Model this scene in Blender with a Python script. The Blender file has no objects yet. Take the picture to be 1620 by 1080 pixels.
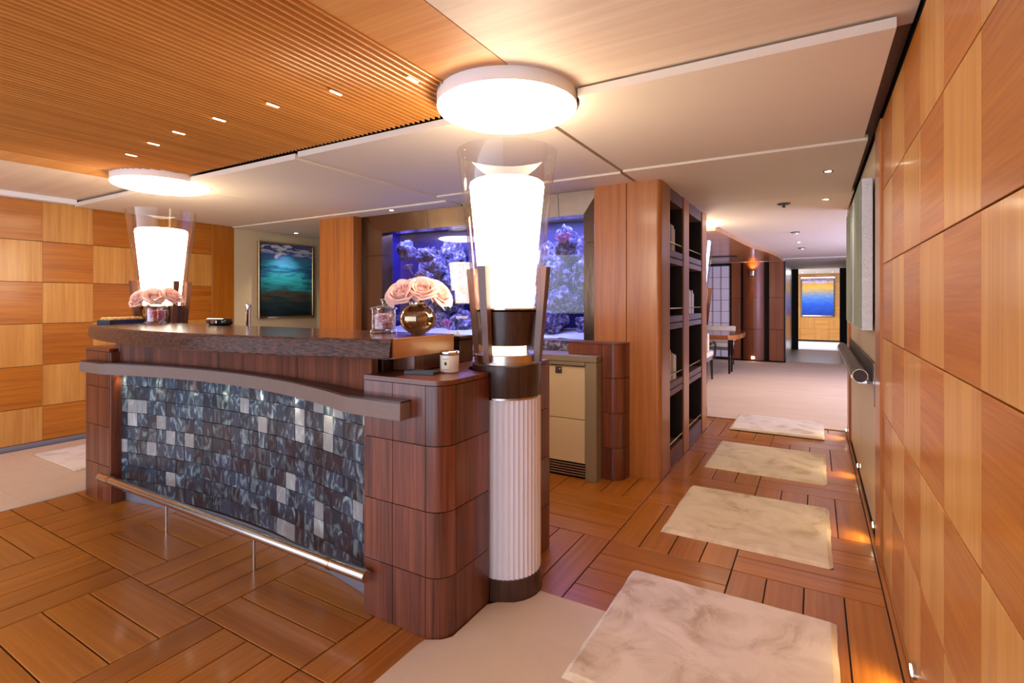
import bpy, bmesh, math, random
from mathutils import Vector, Matrix, noise
R = math.radians
rnd = random.Random(7)
SC = bpy.context.scene
COL = SC.collection

# ------------------------------------------------------------------ camera
FPX, HORIZON, EYE = 817.0, 477.0, 1.3
YAW = math.atan2(1290 - 810, FPX)
cam = bpy.data.cameras.new('camera')
cam.sensor_width = 36.0
cam.lens = FPX / 1620 * 36
cam.shift_y = -(540 - HORIZON) / 1620
cam.clip_start = 0.02
camo = bpy.data.objects.new('camera', cam)
camo.location = (0, 0, EYE)
camo.rotation_euler = (R(90), 0, YAW)
COL.objects.link(camo)
SC.camera = camo

# ------------------------------------------------------------------ world, exposure
w = bpy.data.worlds.new('daylight'); SC.world = w
w.use_nodes = True
w.node_tree.nodes['Background'].inputs[0].default_value = (0.76, 0.82, 1.0, 1)
w.node_tree.nodes['Background'].inputs[1].default_value = 3.2
vs = SC.view_settings
vs.view_transform = 'Standard'; vs.look = 'None'; vs.gamma = 1; vs.use_curve_mapping = False
vs.exposure = 0.28
SC.cycles.max_bounces = 7; SC.cycles.diffuse_bounces = 4; SC.cycles.glossy_bounces = 3
SC.cycles.transmission_bounces = 4; SC.cycles.transparent_max_bounces = 12
SC.cycles.sample_clamp_indirect = 6.0; SC.cycles.caustics_reflective = False; SC.cycles.caustics_refractive = False
SC.cycles.blur_glossy = 0.5

WARM = (1.0, 0.80, 0.55)
DRUM_E, LAMP_E = 13.0, 13.0

def add_light(name, kind, loc, energy, color, rot=(0, 0, 0), size=0.1, spot=None, blend=.6, size_y=None):
    l = bpy.data.lights.new(name, kind); l.energy = energy; l.color = color
    if kind == 'AREA':
        l.size = size
        if size_y: l.shape = 'RECTANGLE'; l.size_y = size_y
    else: l.shadow_soft_size = size
    if kind == 'SPOT': l.spot_size = spot; l.spot_blend = blend
    o = bpy.data.objects.new(name, l); o.location = loc; o.rotation_euler = rot
    COL.objects.link(o); return o

# daylight from the window of the dining saloon (built below as window_1)
add_light('dining_window_daylight', 'AREA', (2.9, 8.6, 1.35), 215, (0.46, 0.50, 1.0), (0, R(128), 0), 1.3, size_y=3.0)

# ------------------------------------------------------------------ materials
def lin(r, g, b):
    return tuple(((c / 255) / 12.92 if c / 255 <= .04045 else ((c / 255 + .055) / 1.055) ** 2.4) for c in (r, g, b)) + (1,)
MATS = {}
def new_mat(name):
    m = bpy.data.materials.new(name); m.use_nodes = True
    n = m.node_tree.nodes; l = m.node_tree.links
    return m, n, l, n['Principled BSDF']
def N(n, t, **k):
    x = n.new(t)
    for a, v in k.items(): setattr(x, a, v)
    return x
def plain(name, c, rough=.5, metal=0, coat=0, bump=0, bscale=80, var=0, vscale=6, aniso=None):
    m, n, l, p = new_mat(name)
    p.inputs['Base Color'].default_value = c
    p.inputs['Roughness'].default_value = rough; p.inputs['Metallic'].default_value = metal
    p.inputs['Coat Weight'].default_value = coat; p.inputs['Coat Roughness'].default_value = .08
    tc = N(n, 'ShaderNodeTexCoord')
    mp = N(n, 'ShaderNodeMapping'); l.new(tc.outputs['Object'], mp.inputs[0])
    if aniso: mp.inputs['Scale'].default_value = aniso
    if var:
        t = N(n, 'ShaderNodeTexNoise'); t.inputs['Scale'].default_value = vscale; t.inputs['Detail'].default_value = 5
        l.new(mp.outputs[0], t.inputs[0])
        mx = N(n, 'ShaderNodeMix', data_type='RGBA')
        mx.inputs[6].default_value = tuple(x * (1 - var) for x in c[:3]) + (1,)
        mx.inputs[7].default_value = tuple(min(1, x * (1 + var)) for x in c[:3]) + (1,)
        l.new(t.outputs[0], mx.inputs[0]); l.new(mx.outputs[2], p.inputs['Base Color'])
    if bump:
        t = N(n, 'ShaderNodeTexNoise'); t.inputs['Scale'].default_value = bscale; t.inputs['Detail'].default_value = 4
        l.new(mp.outputs[0], t.inputs[0])
        b = N(n, 'ShaderNodeBump'); b.inputs['Strength'].default_value = bump; b.inputs['Distance'].default_value = .01
        l.new(t.outputs[0], b.inputs['Height']); l.new(b.outputs[0], p.inputs['Normal'])
    return m
def wood(name, c1, c2, axis='Z', fine=70, rough=.35, coat=.25, var=.12, stripe=.5, spec=.5):
    """veneer: grain runs along one axis of the piece, tone varies from piece to piece"""
    m, n, l, p = new_mat(name)
    tc = N(n, 'ShaderNodeTexCoord'); oi = N(n, 'ShaderNodeObjectInfo')
    off = N(n, 'ShaderNodeVectorMath', operation='SCALE'); off.inputs['Scale'].default_value = 37.0
    cmb = N(n, 'ShaderNodeCombineXYZ')
    for i in range(3): l.new(oi.outputs['Random'], cmb.inputs[i])
    l.new(cmb.outputs[0], off.inputs[0])
    ad = N(n, 'ShaderNodeVectorMath', operation='ADD'); l.new(tc.outputs['Object'], ad.inputs[0]); l.new(off.outputs[0], ad.inputs[1])
    def mapped(a, b):
        mp = N(n, 'ShaderNodeMapping'); s = [a, a, a]; s['XYZ'.index(axis)] = b
        mp.inputs['Scale'].default_value = s; l.new(ad.outputs[0], mp.inputs[0]); return mp
    t1 = N(n, 'ShaderNodeTexNoise'); t1.inputs['Scale'].default_value = 1; t1.inputs['Detail'].default_value = 6; t1.inputs['Roughness'].default_value = .65
    l.new(mapped(fine, fine * .025).outputs[0], t1.inputs[0])
    t2 = N(n, 'ShaderNodeTexNoise'); t2.inputs['Scale'].default_value = 1; t2.inputs['Detail'].default_value = 2
    l.new(mapped(fine * .18, fine * .006).outputs[0], t2.inputs[0])
    mx = N(n, 'ShaderNodeMix', data_type='FLOAT'); mx.inputs[0].default_value = stripe
    l.new(t1.outputs[0], mx.inputs[2]); l.new(t2.outputs[0], mx.inputs[3])
    cr = N(n, 'ShaderNodeValToRGB'); cr.color_ramp.elements[0].position = .33; cr.color_ramp.elements[1].position = .67
    cr.color_ramp.elements[0].color = c1; cr.color_ramp.elements[1].color = c2
    l.new(mx.outputs[0], cr.inputs[0])
    hs = N(n, 'ShaderNodeHueSaturation')
    mr = N(n, 'ShaderNodeMapRange'); mr.inputs[3].default_value = 1 - var; mr.inputs[4].default_value = 1 + var
    l.new(oi.outputs['Random'], mr.inputs[0]); l.new(mr.outputs[0], hs.inputs['Value']); l.new(cr.outputs[0], hs.inputs['Color'])
    l.new(hs.outputs[0], p.inputs['Base Color'])
    p.inputs['Roughness'].default_value = rough; p.inputs['Coat Weight'].default_value = coat; p.inputs['Coat Roughness'].default_value = .12
    p.inputs['Specular IOR Level'].default_value = spec
    b = N(n, 'ShaderNodeBump'); b.inputs['Strength'].default_value = .06; b.inputs['Distance'].default_value = .004
    l.new(t1.outputs[0], b.inputs['Height']); l.new(b.outputs[0], p.inputs['Normal'])
    return m
def emit(name, c, s):
    m, n, l, p = new_mat(name)
    p.inputs['Base Color'].default_value = c
    p.inputs['Emission Color'].default_value = c; p.inputs['Emission Strength'].default_value = s
    return m
def thin_glass(name, tint=(1, 1, 1, 1), base=.04, edge=.75, rough=.0, gcol=(1, 1, 1, 1)):
    m, n, l, p = new_mat(name); n.remove(p); out = n['Material Output']
    tr = N(n, 'ShaderNodeBsdfTransparent'); tr.inputs[0].default_value = tint
    gl = N(n, 'ShaderNodeBsdfGlossy'); gl.inputs['Roughness'].default_value = rough; gl.inputs['Color'].default_value = gcol
    lw = N(n, 'ShaderNodeLayerWeight'); lw.inputs[0].default_value = .25
    mr = N(n, 'ShaderNodeMapRange'); mr.inputs[3].default_value = base; mr.inputs[4].default_value = edge
    l.new(lw.outputs['Facing'], mr.inputs[0])
    pw = N(n, 'ShaderNodeMath', operation='POWER'); pw.inputs[1].default_value = 1.6
    l.new(mr.outputs[0], pw.inputs[0])
    mx = N(n, 'ShaderNodeMixShader'); l.new(pw.outputs[0], mx.inputs[0]); l.new(tr.outputs[0], mx.inputs[1]); l.new(gl.outputs[0], mx.inputs[2])
    l.new(mx.outputs[0], out.inputs[0]); return m
def ramp_mat(name, stops, axis='Z', lo=0, hi=1, nscale=(8, 8, 30), amount=.25, rough=.35, detail=6, emission=0):
    """painted canvas: colours follow one axis of the canvas, broken up by streaky noise"""
    m, n, l, p = new_mat(name)
    tc = N(n, 'ShaderNodeTexCoord'); sp = N(n, 'ShaderNodeSeparateXYZ'); l.new(tc.outputs['Object'], sp.inputs[0])
    mr = N(n, 'ShaderNodeMapRange'); mr.inputs[1].default_value = lo; mr.inputs[2].default_value = hi
    l.new(sp.outputs['XYZ'.index(axis)], mr.inputs[0])
    mp = N(n, 'ShaderNodeMapping'); mp.inputs['Scale'].default_value = nscale; l.new(tc.outputs['Object'], mp.inputs[0])
    t = N(n, 'ShaderNodeTexNoise'); t.inputs['Scale'].default_value = 1; t.inputs['Detail'].default_value = detail; t.inputs['Distortion'].default_value = .6
    l.new(mp.outputs[0], t.inputs[0])
    s1 = N(n, 'ShaderNodeMath', operation='SUBTRACT'); s1.inputs[1].default_value = .5; l.new(t.outputs[0], s1.inputs[0])
    s2 = N(n, 'ShaderNodeMath', operation='MULTIPLY_ADD'); s2.inputs[1].default_value = amount * 2
    l.new(s1.outputs[0], s2.inputs[0]); l.new(mr.outputs[0], s2.inputs[2])
    cr = N(n, 'ShaderNodeValToRGB'); e = cr.color_ramp.elements
    e[0].position, e[0].color = stops[0]; e[1].position, e[1].color = stops[-1]
    for pos, c in stops[1:-1]:
        x = e.new(pos); x.color = c
    l.new(s2.outputs[0], cr.inputs[0]); l.new(cr.outputs[0], p.inputs['Base Color'])
    p.inputs['Roughness'].default_value = rough
    return m

def petal_mat():
    m, n, l, p = new_mat('pink_rose_petal')
    p.inputs['Base Color'].default_value = lin(250, 216, 208); p.inputs['Roughness'].default_value = .5
    p.inputs['Subsurface Weight'].default_value = 0
    tr = N(n, 'ShaderNodeBsdfTranslucent'); tr.inputs[0].default_value = lin(248, 206, 190)
    mx = N(n, 'ShaderNodeMixShader'); mx.inputs[0].default_value = .28
    l.new(p.outputs[0], mx.inputs[1]); l.new(tr.outputs[0], mx.inputs[2]); l.new(mx.outputs[0], n['Material Output'].inputs[0])
    return m
def live_mat():
    m, n, l, p = new_mat('live_edge_bark')
    tc = N(n, 'ShaderNodeTexCoord')
    def nz(sc, det=6):
        mp = N(n, 'ShaderNodeMapping'); mp.inputs['Scale'].default_value = sc; l.new(tc.outputs['Object'], mp.inputs[0])
        t = N(n, 'ShaderNodeTexNoise'); t.inputs['Scale'].default_value = 1; t.inputs['Detail'].default_value = det; t.inputs['Roughness'].default_value = .7; t.inputs['Distortion'].default_value = .5
        l.new(mp.outputs[0], t.inputs[0]); return t
    t1 = nz((34, 34, 190), 8); t2 = nz((10, 10, 50), 4)
    cr = N(n, 'ShaderNodeValToRGB'); e = cr.color_ramp.elements
    e[0].position = .42; e[0].color = lin(38, 18, 14); e[1].position = .60; e[1].color = lin(128, 80, 58)
    l.new(t1.outputs[0], cr.inputs[0]); l.new(cr.outputs[0], p.inputs['Base Color'])
    p.inputs['Roughness'].default_value = .3; p.inputs['Coat Weight'].default_value = .3; p.inputs['Coat Roughness'].default_value = .25
    b2 = N(n, 'ShaderNodeBump'); b2.inputs['Strength'].default_value = .6; b2.inputs['Distance'].default_value = .008; l.new(t2.outputs[0], b2.inputs['Height'])
    b1 = N(n, 'ShaderNodeBump'); b1.inputs['Strength'].default_value = 1; b1.inputs['Distance'].default_value = .012; l.new(t1.outputs[0], b1.inputs['Height']); l.new(b2.outputs[0], b1.inputs['Normal'])
    l.new(b1.outputs[0], p.inputs['Normal'])
    return m
def reef_mat():
    m, n, l, p = new_mat('pitted_reef_rock')
    tc = N(n, 'ShaderNodeTexCoord')
    t = N(n, 'ShaderNodeTexNoise'); t.inputs['Scale'].default_value = 22; t.inputs['Detail'].default_value = 8; t.inputs['Roughness'].default_value = .7; t.inputs['Distortion'].default_value = .6
    l.new(tc.outputs['Object'], t.inputs[0])
    cr = N(n, 'ShaderNodeValToRGB'); e = cr.color_ramp.elements
    e[0].position = .38; e[0].color = lin(34, 30, 46); e[1].position = .66; e[1].color = lin(196, 190, 214)
    x = e.new(.52); x.color = lin(92, 84, 112)
    l.new(t.outputs[0], cr.inputs[0]); l.new(cr.outputs[0], p.inputs['Base Color']); p.inputs['Roughness'].default_value = .85
    b = N(n, 'ShaderNodeBump'); b.inputs['Strength'].default_value = 1; b.inputs['Distance'].default_value = .02; l.new(t.outputs[0], b.inputs['Height']); l.new(b.outputs[0], p.inputs['Normal'])
    return m
M = {}
A = dict(orange=(lin(154, 82, 16), lin(198, 122, 34)), light=(lin(180, 116, 48), lin(218, 160, 82)))
for ax in 'XYZ':
    M['orange' + ax] = wood('teak_veneer_' + ax, *A['orange'], axis=ax, fine=90, rough=.36, coat=.14, var=.05, stripe=.35)
    M['light' + ax] = wood('pale_teak_veneer_' + ax, *A['light'], axis=ax, fine=90, rough=.36, coat=.14, var=.05, stripe=.45)
    M['floor' + ax] = wood('oiled_plank_' + ax, lin(144, 80, 18), lin(188, 116, 36), axis=ax, fine=55, rough=.3, coat=.25, var=.07, stripe=.4)
    M['rose' + ax] = wood('rosewood_veneer_' + ax, lin(58, 24, 15), lin(138, 74, 48), axis=ax, fine=110, rough=.32, coat=.25, var=.08, stripe=.5)
M['pillar'] = wood('pillar_teak', lin(150, 84, 32), lin(188, 118, 56), axis='Z', fine=110, rough=.34, coat=.2, var=.05)
M['dark_wood'] = wood('dark_wenge', lin(40, 24, 18), lin(78, 48, 36), axis='Z', fine=120, rough=.35, coat=.2, var=.1, stripe=.2)
M['prong'] = wood('prong_walnut', lin(84, 50, 36), lin(122, 78, 56), axis='Z', fine=90, rough=.35, coat=.25)
M['slab'] = wood('slab_walnut_top', lin(70, 38, 22), lin(120, 70, 40), axis='X', fine=40, rough=.22, coat=.5, var=.02)
M['slab_end'] = wood('slab_sawn_end', lin(112, 64, 26), lin(166, 104, 48), axis='Y', fine=60, rough=.35, coat=.2, var=.02)
M['soffit'] = wood('curved_soffit_wood', lin(170, 110, 62), lin(200, 138, 84), axis='X', fine=30, rough=.3, coat=.4, var=.02)
M['slat'] = wood('ceiling_slat_wood', lin(186, 122, 58), lin(212, 150, 80), axis='Y', fine=60, rough=.3, coat=.3, var=.04)
M['ceil_strip'] = wood('ceiling_strip_wood', lin(190, 126, 66), lin(216, 158, 92), axis='X', fine=60, rough=.4, coat=.1, var=.01)
M['ceil_pale'] = wood('ceiling_pale_wood', lin(212, 188, 164), lin(230, 212, 192), axis='X', fine=70, rough=.5, coat=0, var=.01)
M['ceil_panel'] = plain('cream_ceiling_panel', lin(228, 214, 196), .6)
M['edge_white'] = plain('white_panel_edge', lin(236, 234, 238), .5)
M['cream_wall'] = plain('cream_plaster', lin(214, 196, 164), .75, var=.04, vscale=3, bump=.05, bscale=60)
M['white'] = plain('satin_white', lin(238, 236, 234), .35)
M['flute'] = plain('white_fluted_enamel', lin(232, 230, 236), .4)
M['black'] = plain('shadow_gap_black', lin(14, 12, 12), .7)
M['leather'] = plain('dark_ribbed_leather', lin(62, 40, 32), .6)
M['black_gloss'] = plain('black_gloss', lin(16, 15, 16), .15, coat=.5)
M['joint'] = plain('dark_floor_caulk', lin(38, 22, 12), .6)
M['steel'] = plain('brushed_steel', lin(196, 190, 182), .25, 1, bump=.03, bscale=200)
M['chrome'] = plain('chrome', lin(225, 225, 228), .08, 1)
M['pale_metal'] = plain('pale_polished_metal', lin(226, 220, 210), .24, 1)
M['brass'] = plain('pale_brass', lin(216, 198, 160), .18, 1)
M['bronze'] = plain('bronze_sheet', lin(112, 90, 72), .22, 1, bump=.45, bscale=1, aniso=(5, 5, 1.4), var=.12, vscale=3)
M['band'] = plain('taupe_leather', lin(128, 106, 94), .55, bump=.25, bscale=45, var=.08, vscale=20)
M['stone'] = plain('taupe_stone', lin(134, 116, 94), .5, var=.07, vscale=25, bump=.04)
M['cream_door'] = plain('cream_lacquer', lin(206, 184, 150), .4)
M['kick'] = plain('brushed_kick_plate', lin(150, 152, 168), .35, .6)
M['dark_interior'] = plain('dark_bookcase_interior', lin(22, 14, 10), .6)
M['shelf_wood'] = wood('bookcase_shelf', lin(80, 46, 28), lin(116, 70, 44), axis='Y', fine=80, rough=.5, coat=0)
M['carpet'] = plain('pale_carpet', lin(216, 190, 164), .95, bump=.5, bscale=350, var=.06, vscale=8)
M['carpet_far'] = plain('striped_saloon_carpet', lin(220, 192, 162), .95, bump=.35, bscale=250, var=.12, vscale=1.5, aniso=(1, 5, 1))
M['white_carpet'] = plain('white_carpet', lin(236, 236, 244), .9)
M['dark_floor'] = plain('dark_lobby_floor', lin(112, 82, 66), .35, var=.1)
M['lamp_glass'] = thin_glass('lamp_glass', (.98, .98, .98, 1), .06, .75)
M['jar_glass'] = thin_glass('jar_glass', (.95, .94, .97, 1), .16, .95, .03)
M['vase_glass'] = thin_glass('amber_mirror_glass', (.46, .34, .20, 1), .50, .97, .01, (.80, .66, .44, 1))
M['tank_glass'] = thin_glass('tank_glass', (.93, .95, 1, 1), .09, .5)
M['pane'] = thin_glass('window_glass', (.95, .97, 1, 1), .05, .5)
M['diffuser'] = emit('lamp_diffuser_glow', (1, .84, .62, 1), LAMP_E)
M['drum_face'] = emit('drum_glow', (1, .84, .62, 1), DRUM_E)
M['gap_glow'] = emit('lamp_gap_glow', (1, .74, .42, 1), 6)
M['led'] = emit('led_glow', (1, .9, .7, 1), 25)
M['step_led'] = emit('step_light_glow', (1, .82, .55, 1), 12)
M['petal'] = petal_mat()
M['leaf'] = plain('rose_leaf', lin(50, 66, 34), .5)
M['candle_glass'] = plain('frosted_candle_glass', lin(232, 222, 204), .25, coat=.5)
M['paper'] = plain('cream_paper', lin(238, 226, 196), .7)
M['ink'] = plain('black_ink', lin(20, 18, 18), .6)
M['grey_metal'] = plain('dark_grey_metal', lin(70, 70, 76), .35, .8)
M['grid_white'] = plain('white_screen', lin(240, 234, 236), .7)
M['grid_bar'] = plain('grey_lattice', lin(128, 116, 110), .6)
M['cream_fabric'] = plain('cream_upholstery', lin(236, 220, 188), .8)
M['sand'] = plain('white_coral_sand', lin(210, 210, 220), .9, bump=.6, bscale=60)
M['coral_dark'] = plain('brown_coral', lin(120, 96, 110), .8, bump=.8, bscale=40, var=.3)
M['coral_pink'] = plain('pink_coral', lin(196, 120, 150), .8, bump=.6, bscale=40, var=.25)
M['fish'] = plain('purple_fish', lin(120, 90, 200), .4)
M['fish_y'] = plain('yellow_fish', lin(236, 214, 120), .4)
M['rock'] = reef_mat()
M['tank_back'] = plain('blue_tank_wall', lin(22, 20, 96), .4)
M['cookie'] = plain('golden_bite', lin(214, 178, 104), .7, var=.25, vscale=60)

# ------------------------------------------------------------------ mesh builder
class MB:
    def __init__(s): s.bm = bmesh.new()
    def _cap(s, vs):
        try: return s.bm.faces.new(vs)
        except ValueError: return None
    def box(s, x0, x1, y0, y1, z0, z1, b=0, seg=1):
        r = bmesh.ops.create_cube(s.bm, size=1, matrix=Matrix.Translation(((x0 + x1) / 2, (y0 + y1) / 2, (z0 + z1) / 2)) @ Matrix.Diagonal((x1 - x0, y1 - y0, z1 - z0, 1)))
        if b:
            es = list({e for v in r['verts'] for e in v.link_edges})
            bmesh.ops.bevel(s.bm, geom=es, offset=b, segments=seg, affect='EDGES', profile=.5)
        return s
    def prism(s, poly, z0, z1):
        lo = [s.bm.verts.new((x, y, z0)) for x, y in poly]; hi = [s.bm.verts.new((x, y, z1)) for x, y in poly]
        k = len(poly)
        a = sum(poly[i][0] * poly[(i + 1) % k][1] - poly[(i + 1) % k][0] * poly[i][1] for i in range(k))
        if a < 0: lo.reverse(); hi.reverse()
        s._cap(lo[::-1]); s._cap(hi)
        for i in range(k): s._cap([lo[i], lo[(i + 1) % k], hi[(i + 1) % k], hi[i]])
        return s
    def ribbon(s, pts, z0, z1, t):
        """strip of thickness t standing on the path; t>0 grows to the right of travel"""
        off = []
        for i, (x, y) in enumerate(pts):
            a = pts[max(i - 1, 0)]; b = pts[min(i + 1, len(pts) - 1)]
            dx, dy = b[0] - a[0], b[1] - a[1]; d = math.hypot(dx, dy) or 1
            off.append((x + dy / d * t, y - dx / d * t))
        return s.prism(list(pts) + off[::-1], z0, z1)
    def lathe(s, prof, n=32, c=(0, 0), caps=True):
        rings = [[s.bm.verts.new((c[0] + r * math.cos(2 * math.pi * i / n), c[1] + r * math.sin(2 * math.pi * i / n), z)) for i in range(n)] for r, z in prof]
        for a, b in zip(rings, rings[1:]):
            for i in range(n): s._cap([a[i], a[(i + 1) % n], b[(i + 1) % n], b[i]])
        if caps: s._cap(rings[0][::-1]); s._cap(rings[-1])
        return s
    def tube(s, pts, r, n=10, caps=True):
        pts = [Vector(p) for p in pts]; rings = []
        rs = r if isinstance(r, (list, tuple)) else [r] * len(pts)
        up = None
        for i, p in enumerate(pts):
            d = (pts[min(i + 1, len(pts) - 1)] - pts[max(i - 1, 0)]).normalized()
            if up is None or abs(up.dot(d)) > .95:
                up = Vector((0, 0, 1)) if abs(d.z) < .9 else Vector((1, 0, 0))
            u = (up - d * up.dot(d)).normalized(); v = d.cross(u); up = u
            rings.append([s.bm.verts.new(p + (u * math.cos(2 * math.pi * k / n) + v * math.sin(2 * math.pi * k / n)) * rs[i]) for k in range(n)])
        for a, b in zip(rings, rings[1:]):
            for i in range(n): s._cap([a[i], a[(i + 1) % n], b[(i + 1) % n], b[i]])
        if caps: s._cap(rings[0][::-1]); s._cap(rings[-1])
        return s
    def ball(s, c, r, sc=(1, 1, 1), u=12, v=8, rot=None):
        m = Matrix.Translation(c)
        if rot: m = m @ rot
        bmesh.ops.create_uvsphere(s.bm, u_segments=u, v_segments=v, radius=r, matrix=m @ Matrix.Diagonal((*sc, 1)))
        return s
    def beam(s, p, q, wx, wy, wx2=None, wy2=None, side=(1, 0, 0)):
        """square bar from p to q"""
        p, q = Vector(p), Vector(q); d = (q - p).normalized(); u = Vector(side); u = (u - d * u.dot(d)).normalized(); v = d.cross(u)
        wx2 = wx2 or wx; wy2 = wy2 or wy
        a = [s.bm.verts.new(p + u * i * wx / 2 + v * j * wy / 2) for i, j in ((-1, -1), (1, -1), (1, 1), (-1, 1))]
        b = [s.bm.verts.new(q + u * i * wx2 / 2 + v * j * wy2 / 2) for i, j in ((-1, -1), (1, -1), (1, 1), (-1, 1))]
        s._cap(a[::-1]); s._cap(b)
        for i in range(4): s._cap([a[i], a[(i + 1) % 4], b[(i + 1) % 4], b[i]])
        return s
    def mesh(s, name, mat, smooth=True, off=(0, 0, 0)):
        bmesh.ops.recalc_face_normals(s.bm, faces=s.bm.faces)
        if any(off): bmesh.ops.translate(s.bm, vec=-Vector(off), verts=s.bm.verts)
        me = bpy.data.meshes.new(name); s.bm.to_mesh(me); s.bm.free()
        me.materials.append(M[mat] if isinstance(mat, str) else mat)
        if smooth:
            me.polygons.foreach_set('use_smooth', [True] * len(me.polygons)); me.set_sharp_from_angle(angle=R(35))
        return me
    def build(s, name, mat, parent=None, smooth=True):
        me = s.mesh(name, mat, smooth, off=wloc(parent))
        return link(name, me, parent)
def wloc(o):
    v = Vector((0, 0, 0))
    while o: v += o.location; o = o.parent
    return v
def link(name, me, parent=None, loc=None):
    o = bpy.data.objects.new(name, me); COL.objects.link(o)
    if parent: o.parent = parent
    if loc is not None: o.location = loc
    return o
def tag(o, label=None, cat=None, group=None, kind=None):
    if label: o['label'] = label
    if cat: o['category'] = cat
    if group: o['group'] = group
    if kind: o['kind'] = kind
    return o
def thing(name, loc, label, cat, group=None, kind=None):
    return tag(link(name, None, None, loc), label, cat, group, kind)
def copy_tree(o, parent=None):
    c = o.copy(); COL.objects.link(c); c.parent = parent
    for ch in list(o.children): copy_tree(ch, c)
    return c
def arc_pts(xa, xb, ya, sag, n=40):
    """circular-like arc in plan from (xa,ya) to (xb,ya) bulging by sag in y"""
    h = (xb - xa) / 2; xm = (xa + xb) / 2
    return [(xa + (xb - xa) * i / n, ya + sag * (1 - ((xa + (xb - xa) * i / n - xm) / h) ** 2)) for i in range(n + 1)]

# ================================================================== FLOOR
XR, XL = 0.285, -6.0
floor = MB().box(-6.3, 3.2, -1.6, 12.7, -.10, -.009).build('floor', 'joint')
tag(floor, 'basketweave floor of warm brown wooden planks with dark joints', 'floor', kind='structure')
plank_mesh = {}
def plank(x0, x1, y0, y1, ax):
    g = .003
    key = (round(x1 - x0, 3), round(y1 - y0, 3), ax)
    if key not in plank_mesh:
        hx, hy = (x1 - x0) / 2 - g, (y1 - y0) / 2 - g
        plank_mesh[key] = MB().box(-hx, hx, -hy, hy, -.009, 0, .0012).mesh('plank', 'floor' + ax)
    link('plank', plank_mesh[key], floor, ((x0 + x1) / 2, (y0 + y1) / 2, 0))
MX, MY = .612, .655
def block(x0, y0, along_x, x1=None, y1=None):
    x1 = x1 or x0 + MX; y1 = y1 or y0 + MY
    if along_x:
        k = max(1, round((y1 - y0) / (MY / 4)))
        for i in range(k): plank(x0, x1, y0 + (y1 - y0) * i / k, y0 + (y1 - y0) * (i + 1) / k, 'X')
    else:
        k = max(1, round((x1 - x0) / (MX / 4)))
        for i in range(k): plank(x0 + (x1 - x0) * i / k, x0 + (x1 - x0) * (i + 1) / k, y0, y1, 'Y')
# field in front of the bar
for i in range(5):
    for j in range(-2, 1):
        block(-1.573 - MX * (i + 1) + (MX if False else 0), 1.195 + MY * j, (i + j) % 2 == 0)
for j in range(-2, 1): block(-1.573, 1.195 + MY * j, j % 2 != 0)
# field of the passage
for i in range(-1, 3):
    for j in range(-3, 7):
        x0 = .262 - MX * (i + 1); y0 = 2.045 + MY * j
        if i == -1: continue
        if i == 2 and j < 0: continue
        y1 = y0 + MY
        if y0 > 6.2: continue
        block(x0, y0, (i + j) % 2 == 1, y1=min(y1, 6.14))
for j in range(0, 3): block(.262 - MX * 4, 2.5 if j == 0 else 2.045 + MY * j, (3 + j) % 2 == 1, y1=2.045 + MY * (j + 1))
plank(.262, XR, -1.0, 6.14, 'Y')

def carpet(name, poly_fn, label, ys, mat='carpet', z=.006):
    root = thing(name, (0, 0, 0), label, 'carpet')
    for a, b in zip(ys, ys[1:]):
        poly = poly_fn(a + .0006, b - .0006)
        if poly: MB().prism(poly, .0005, z).build('carpet_strip', mat, root)
    return root
CX, CY, CR = -1.228, 2.044, .157
def lobby_poly(a, b):
    left = []
    k = 8
    for i in range(k + 1):
        y = a + (b - a) * i / k
        x = -1.295
        if y > 1.535:
            x = -1.21
            if y < 1.64: x = -1.296 + math.sqrt(max(0, .088 ** 2 - (1.638 - y) ** 2)) + .006
            d = y - CY
            if abs(d) < .165: x = max(x, CX + math.sqrt(.165 ** 2 - d * d))
        left.append((x, y))
    return [(-.40, a), (-.40, b)] + left[::-1]
carpet('lobby_carpet', lobby_poly, 'pale beige carpet with stitched seams at the foot of the white column', [.0, .3, .62, .93, 1.22, 1.50, 1.78, 2.06])
carpet('side_carpet', lambda a, b: [(-5.96, a), (-4.335, a), (-4.335, b), (-5.96, b)], 'pale beige carpet with seams along the checkered wall left of the bar', [-.6, -.1, .42, .93, 1.28, 1.62, 1.97, 2.6, 3.2, 4.0, 4.8])
tag(MB().prism([(-4.6, 6.15), (2.95, 6.15), (2.95, 12.66), (-.54, 12.66), (-.54, 12.31), (-4.6, 12.31)], 0, .008).build('saloon_carpet', 'carpet_far'), 'streaked beige carpet of the dining saloon beyond the rugs', 'carpet')

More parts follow.
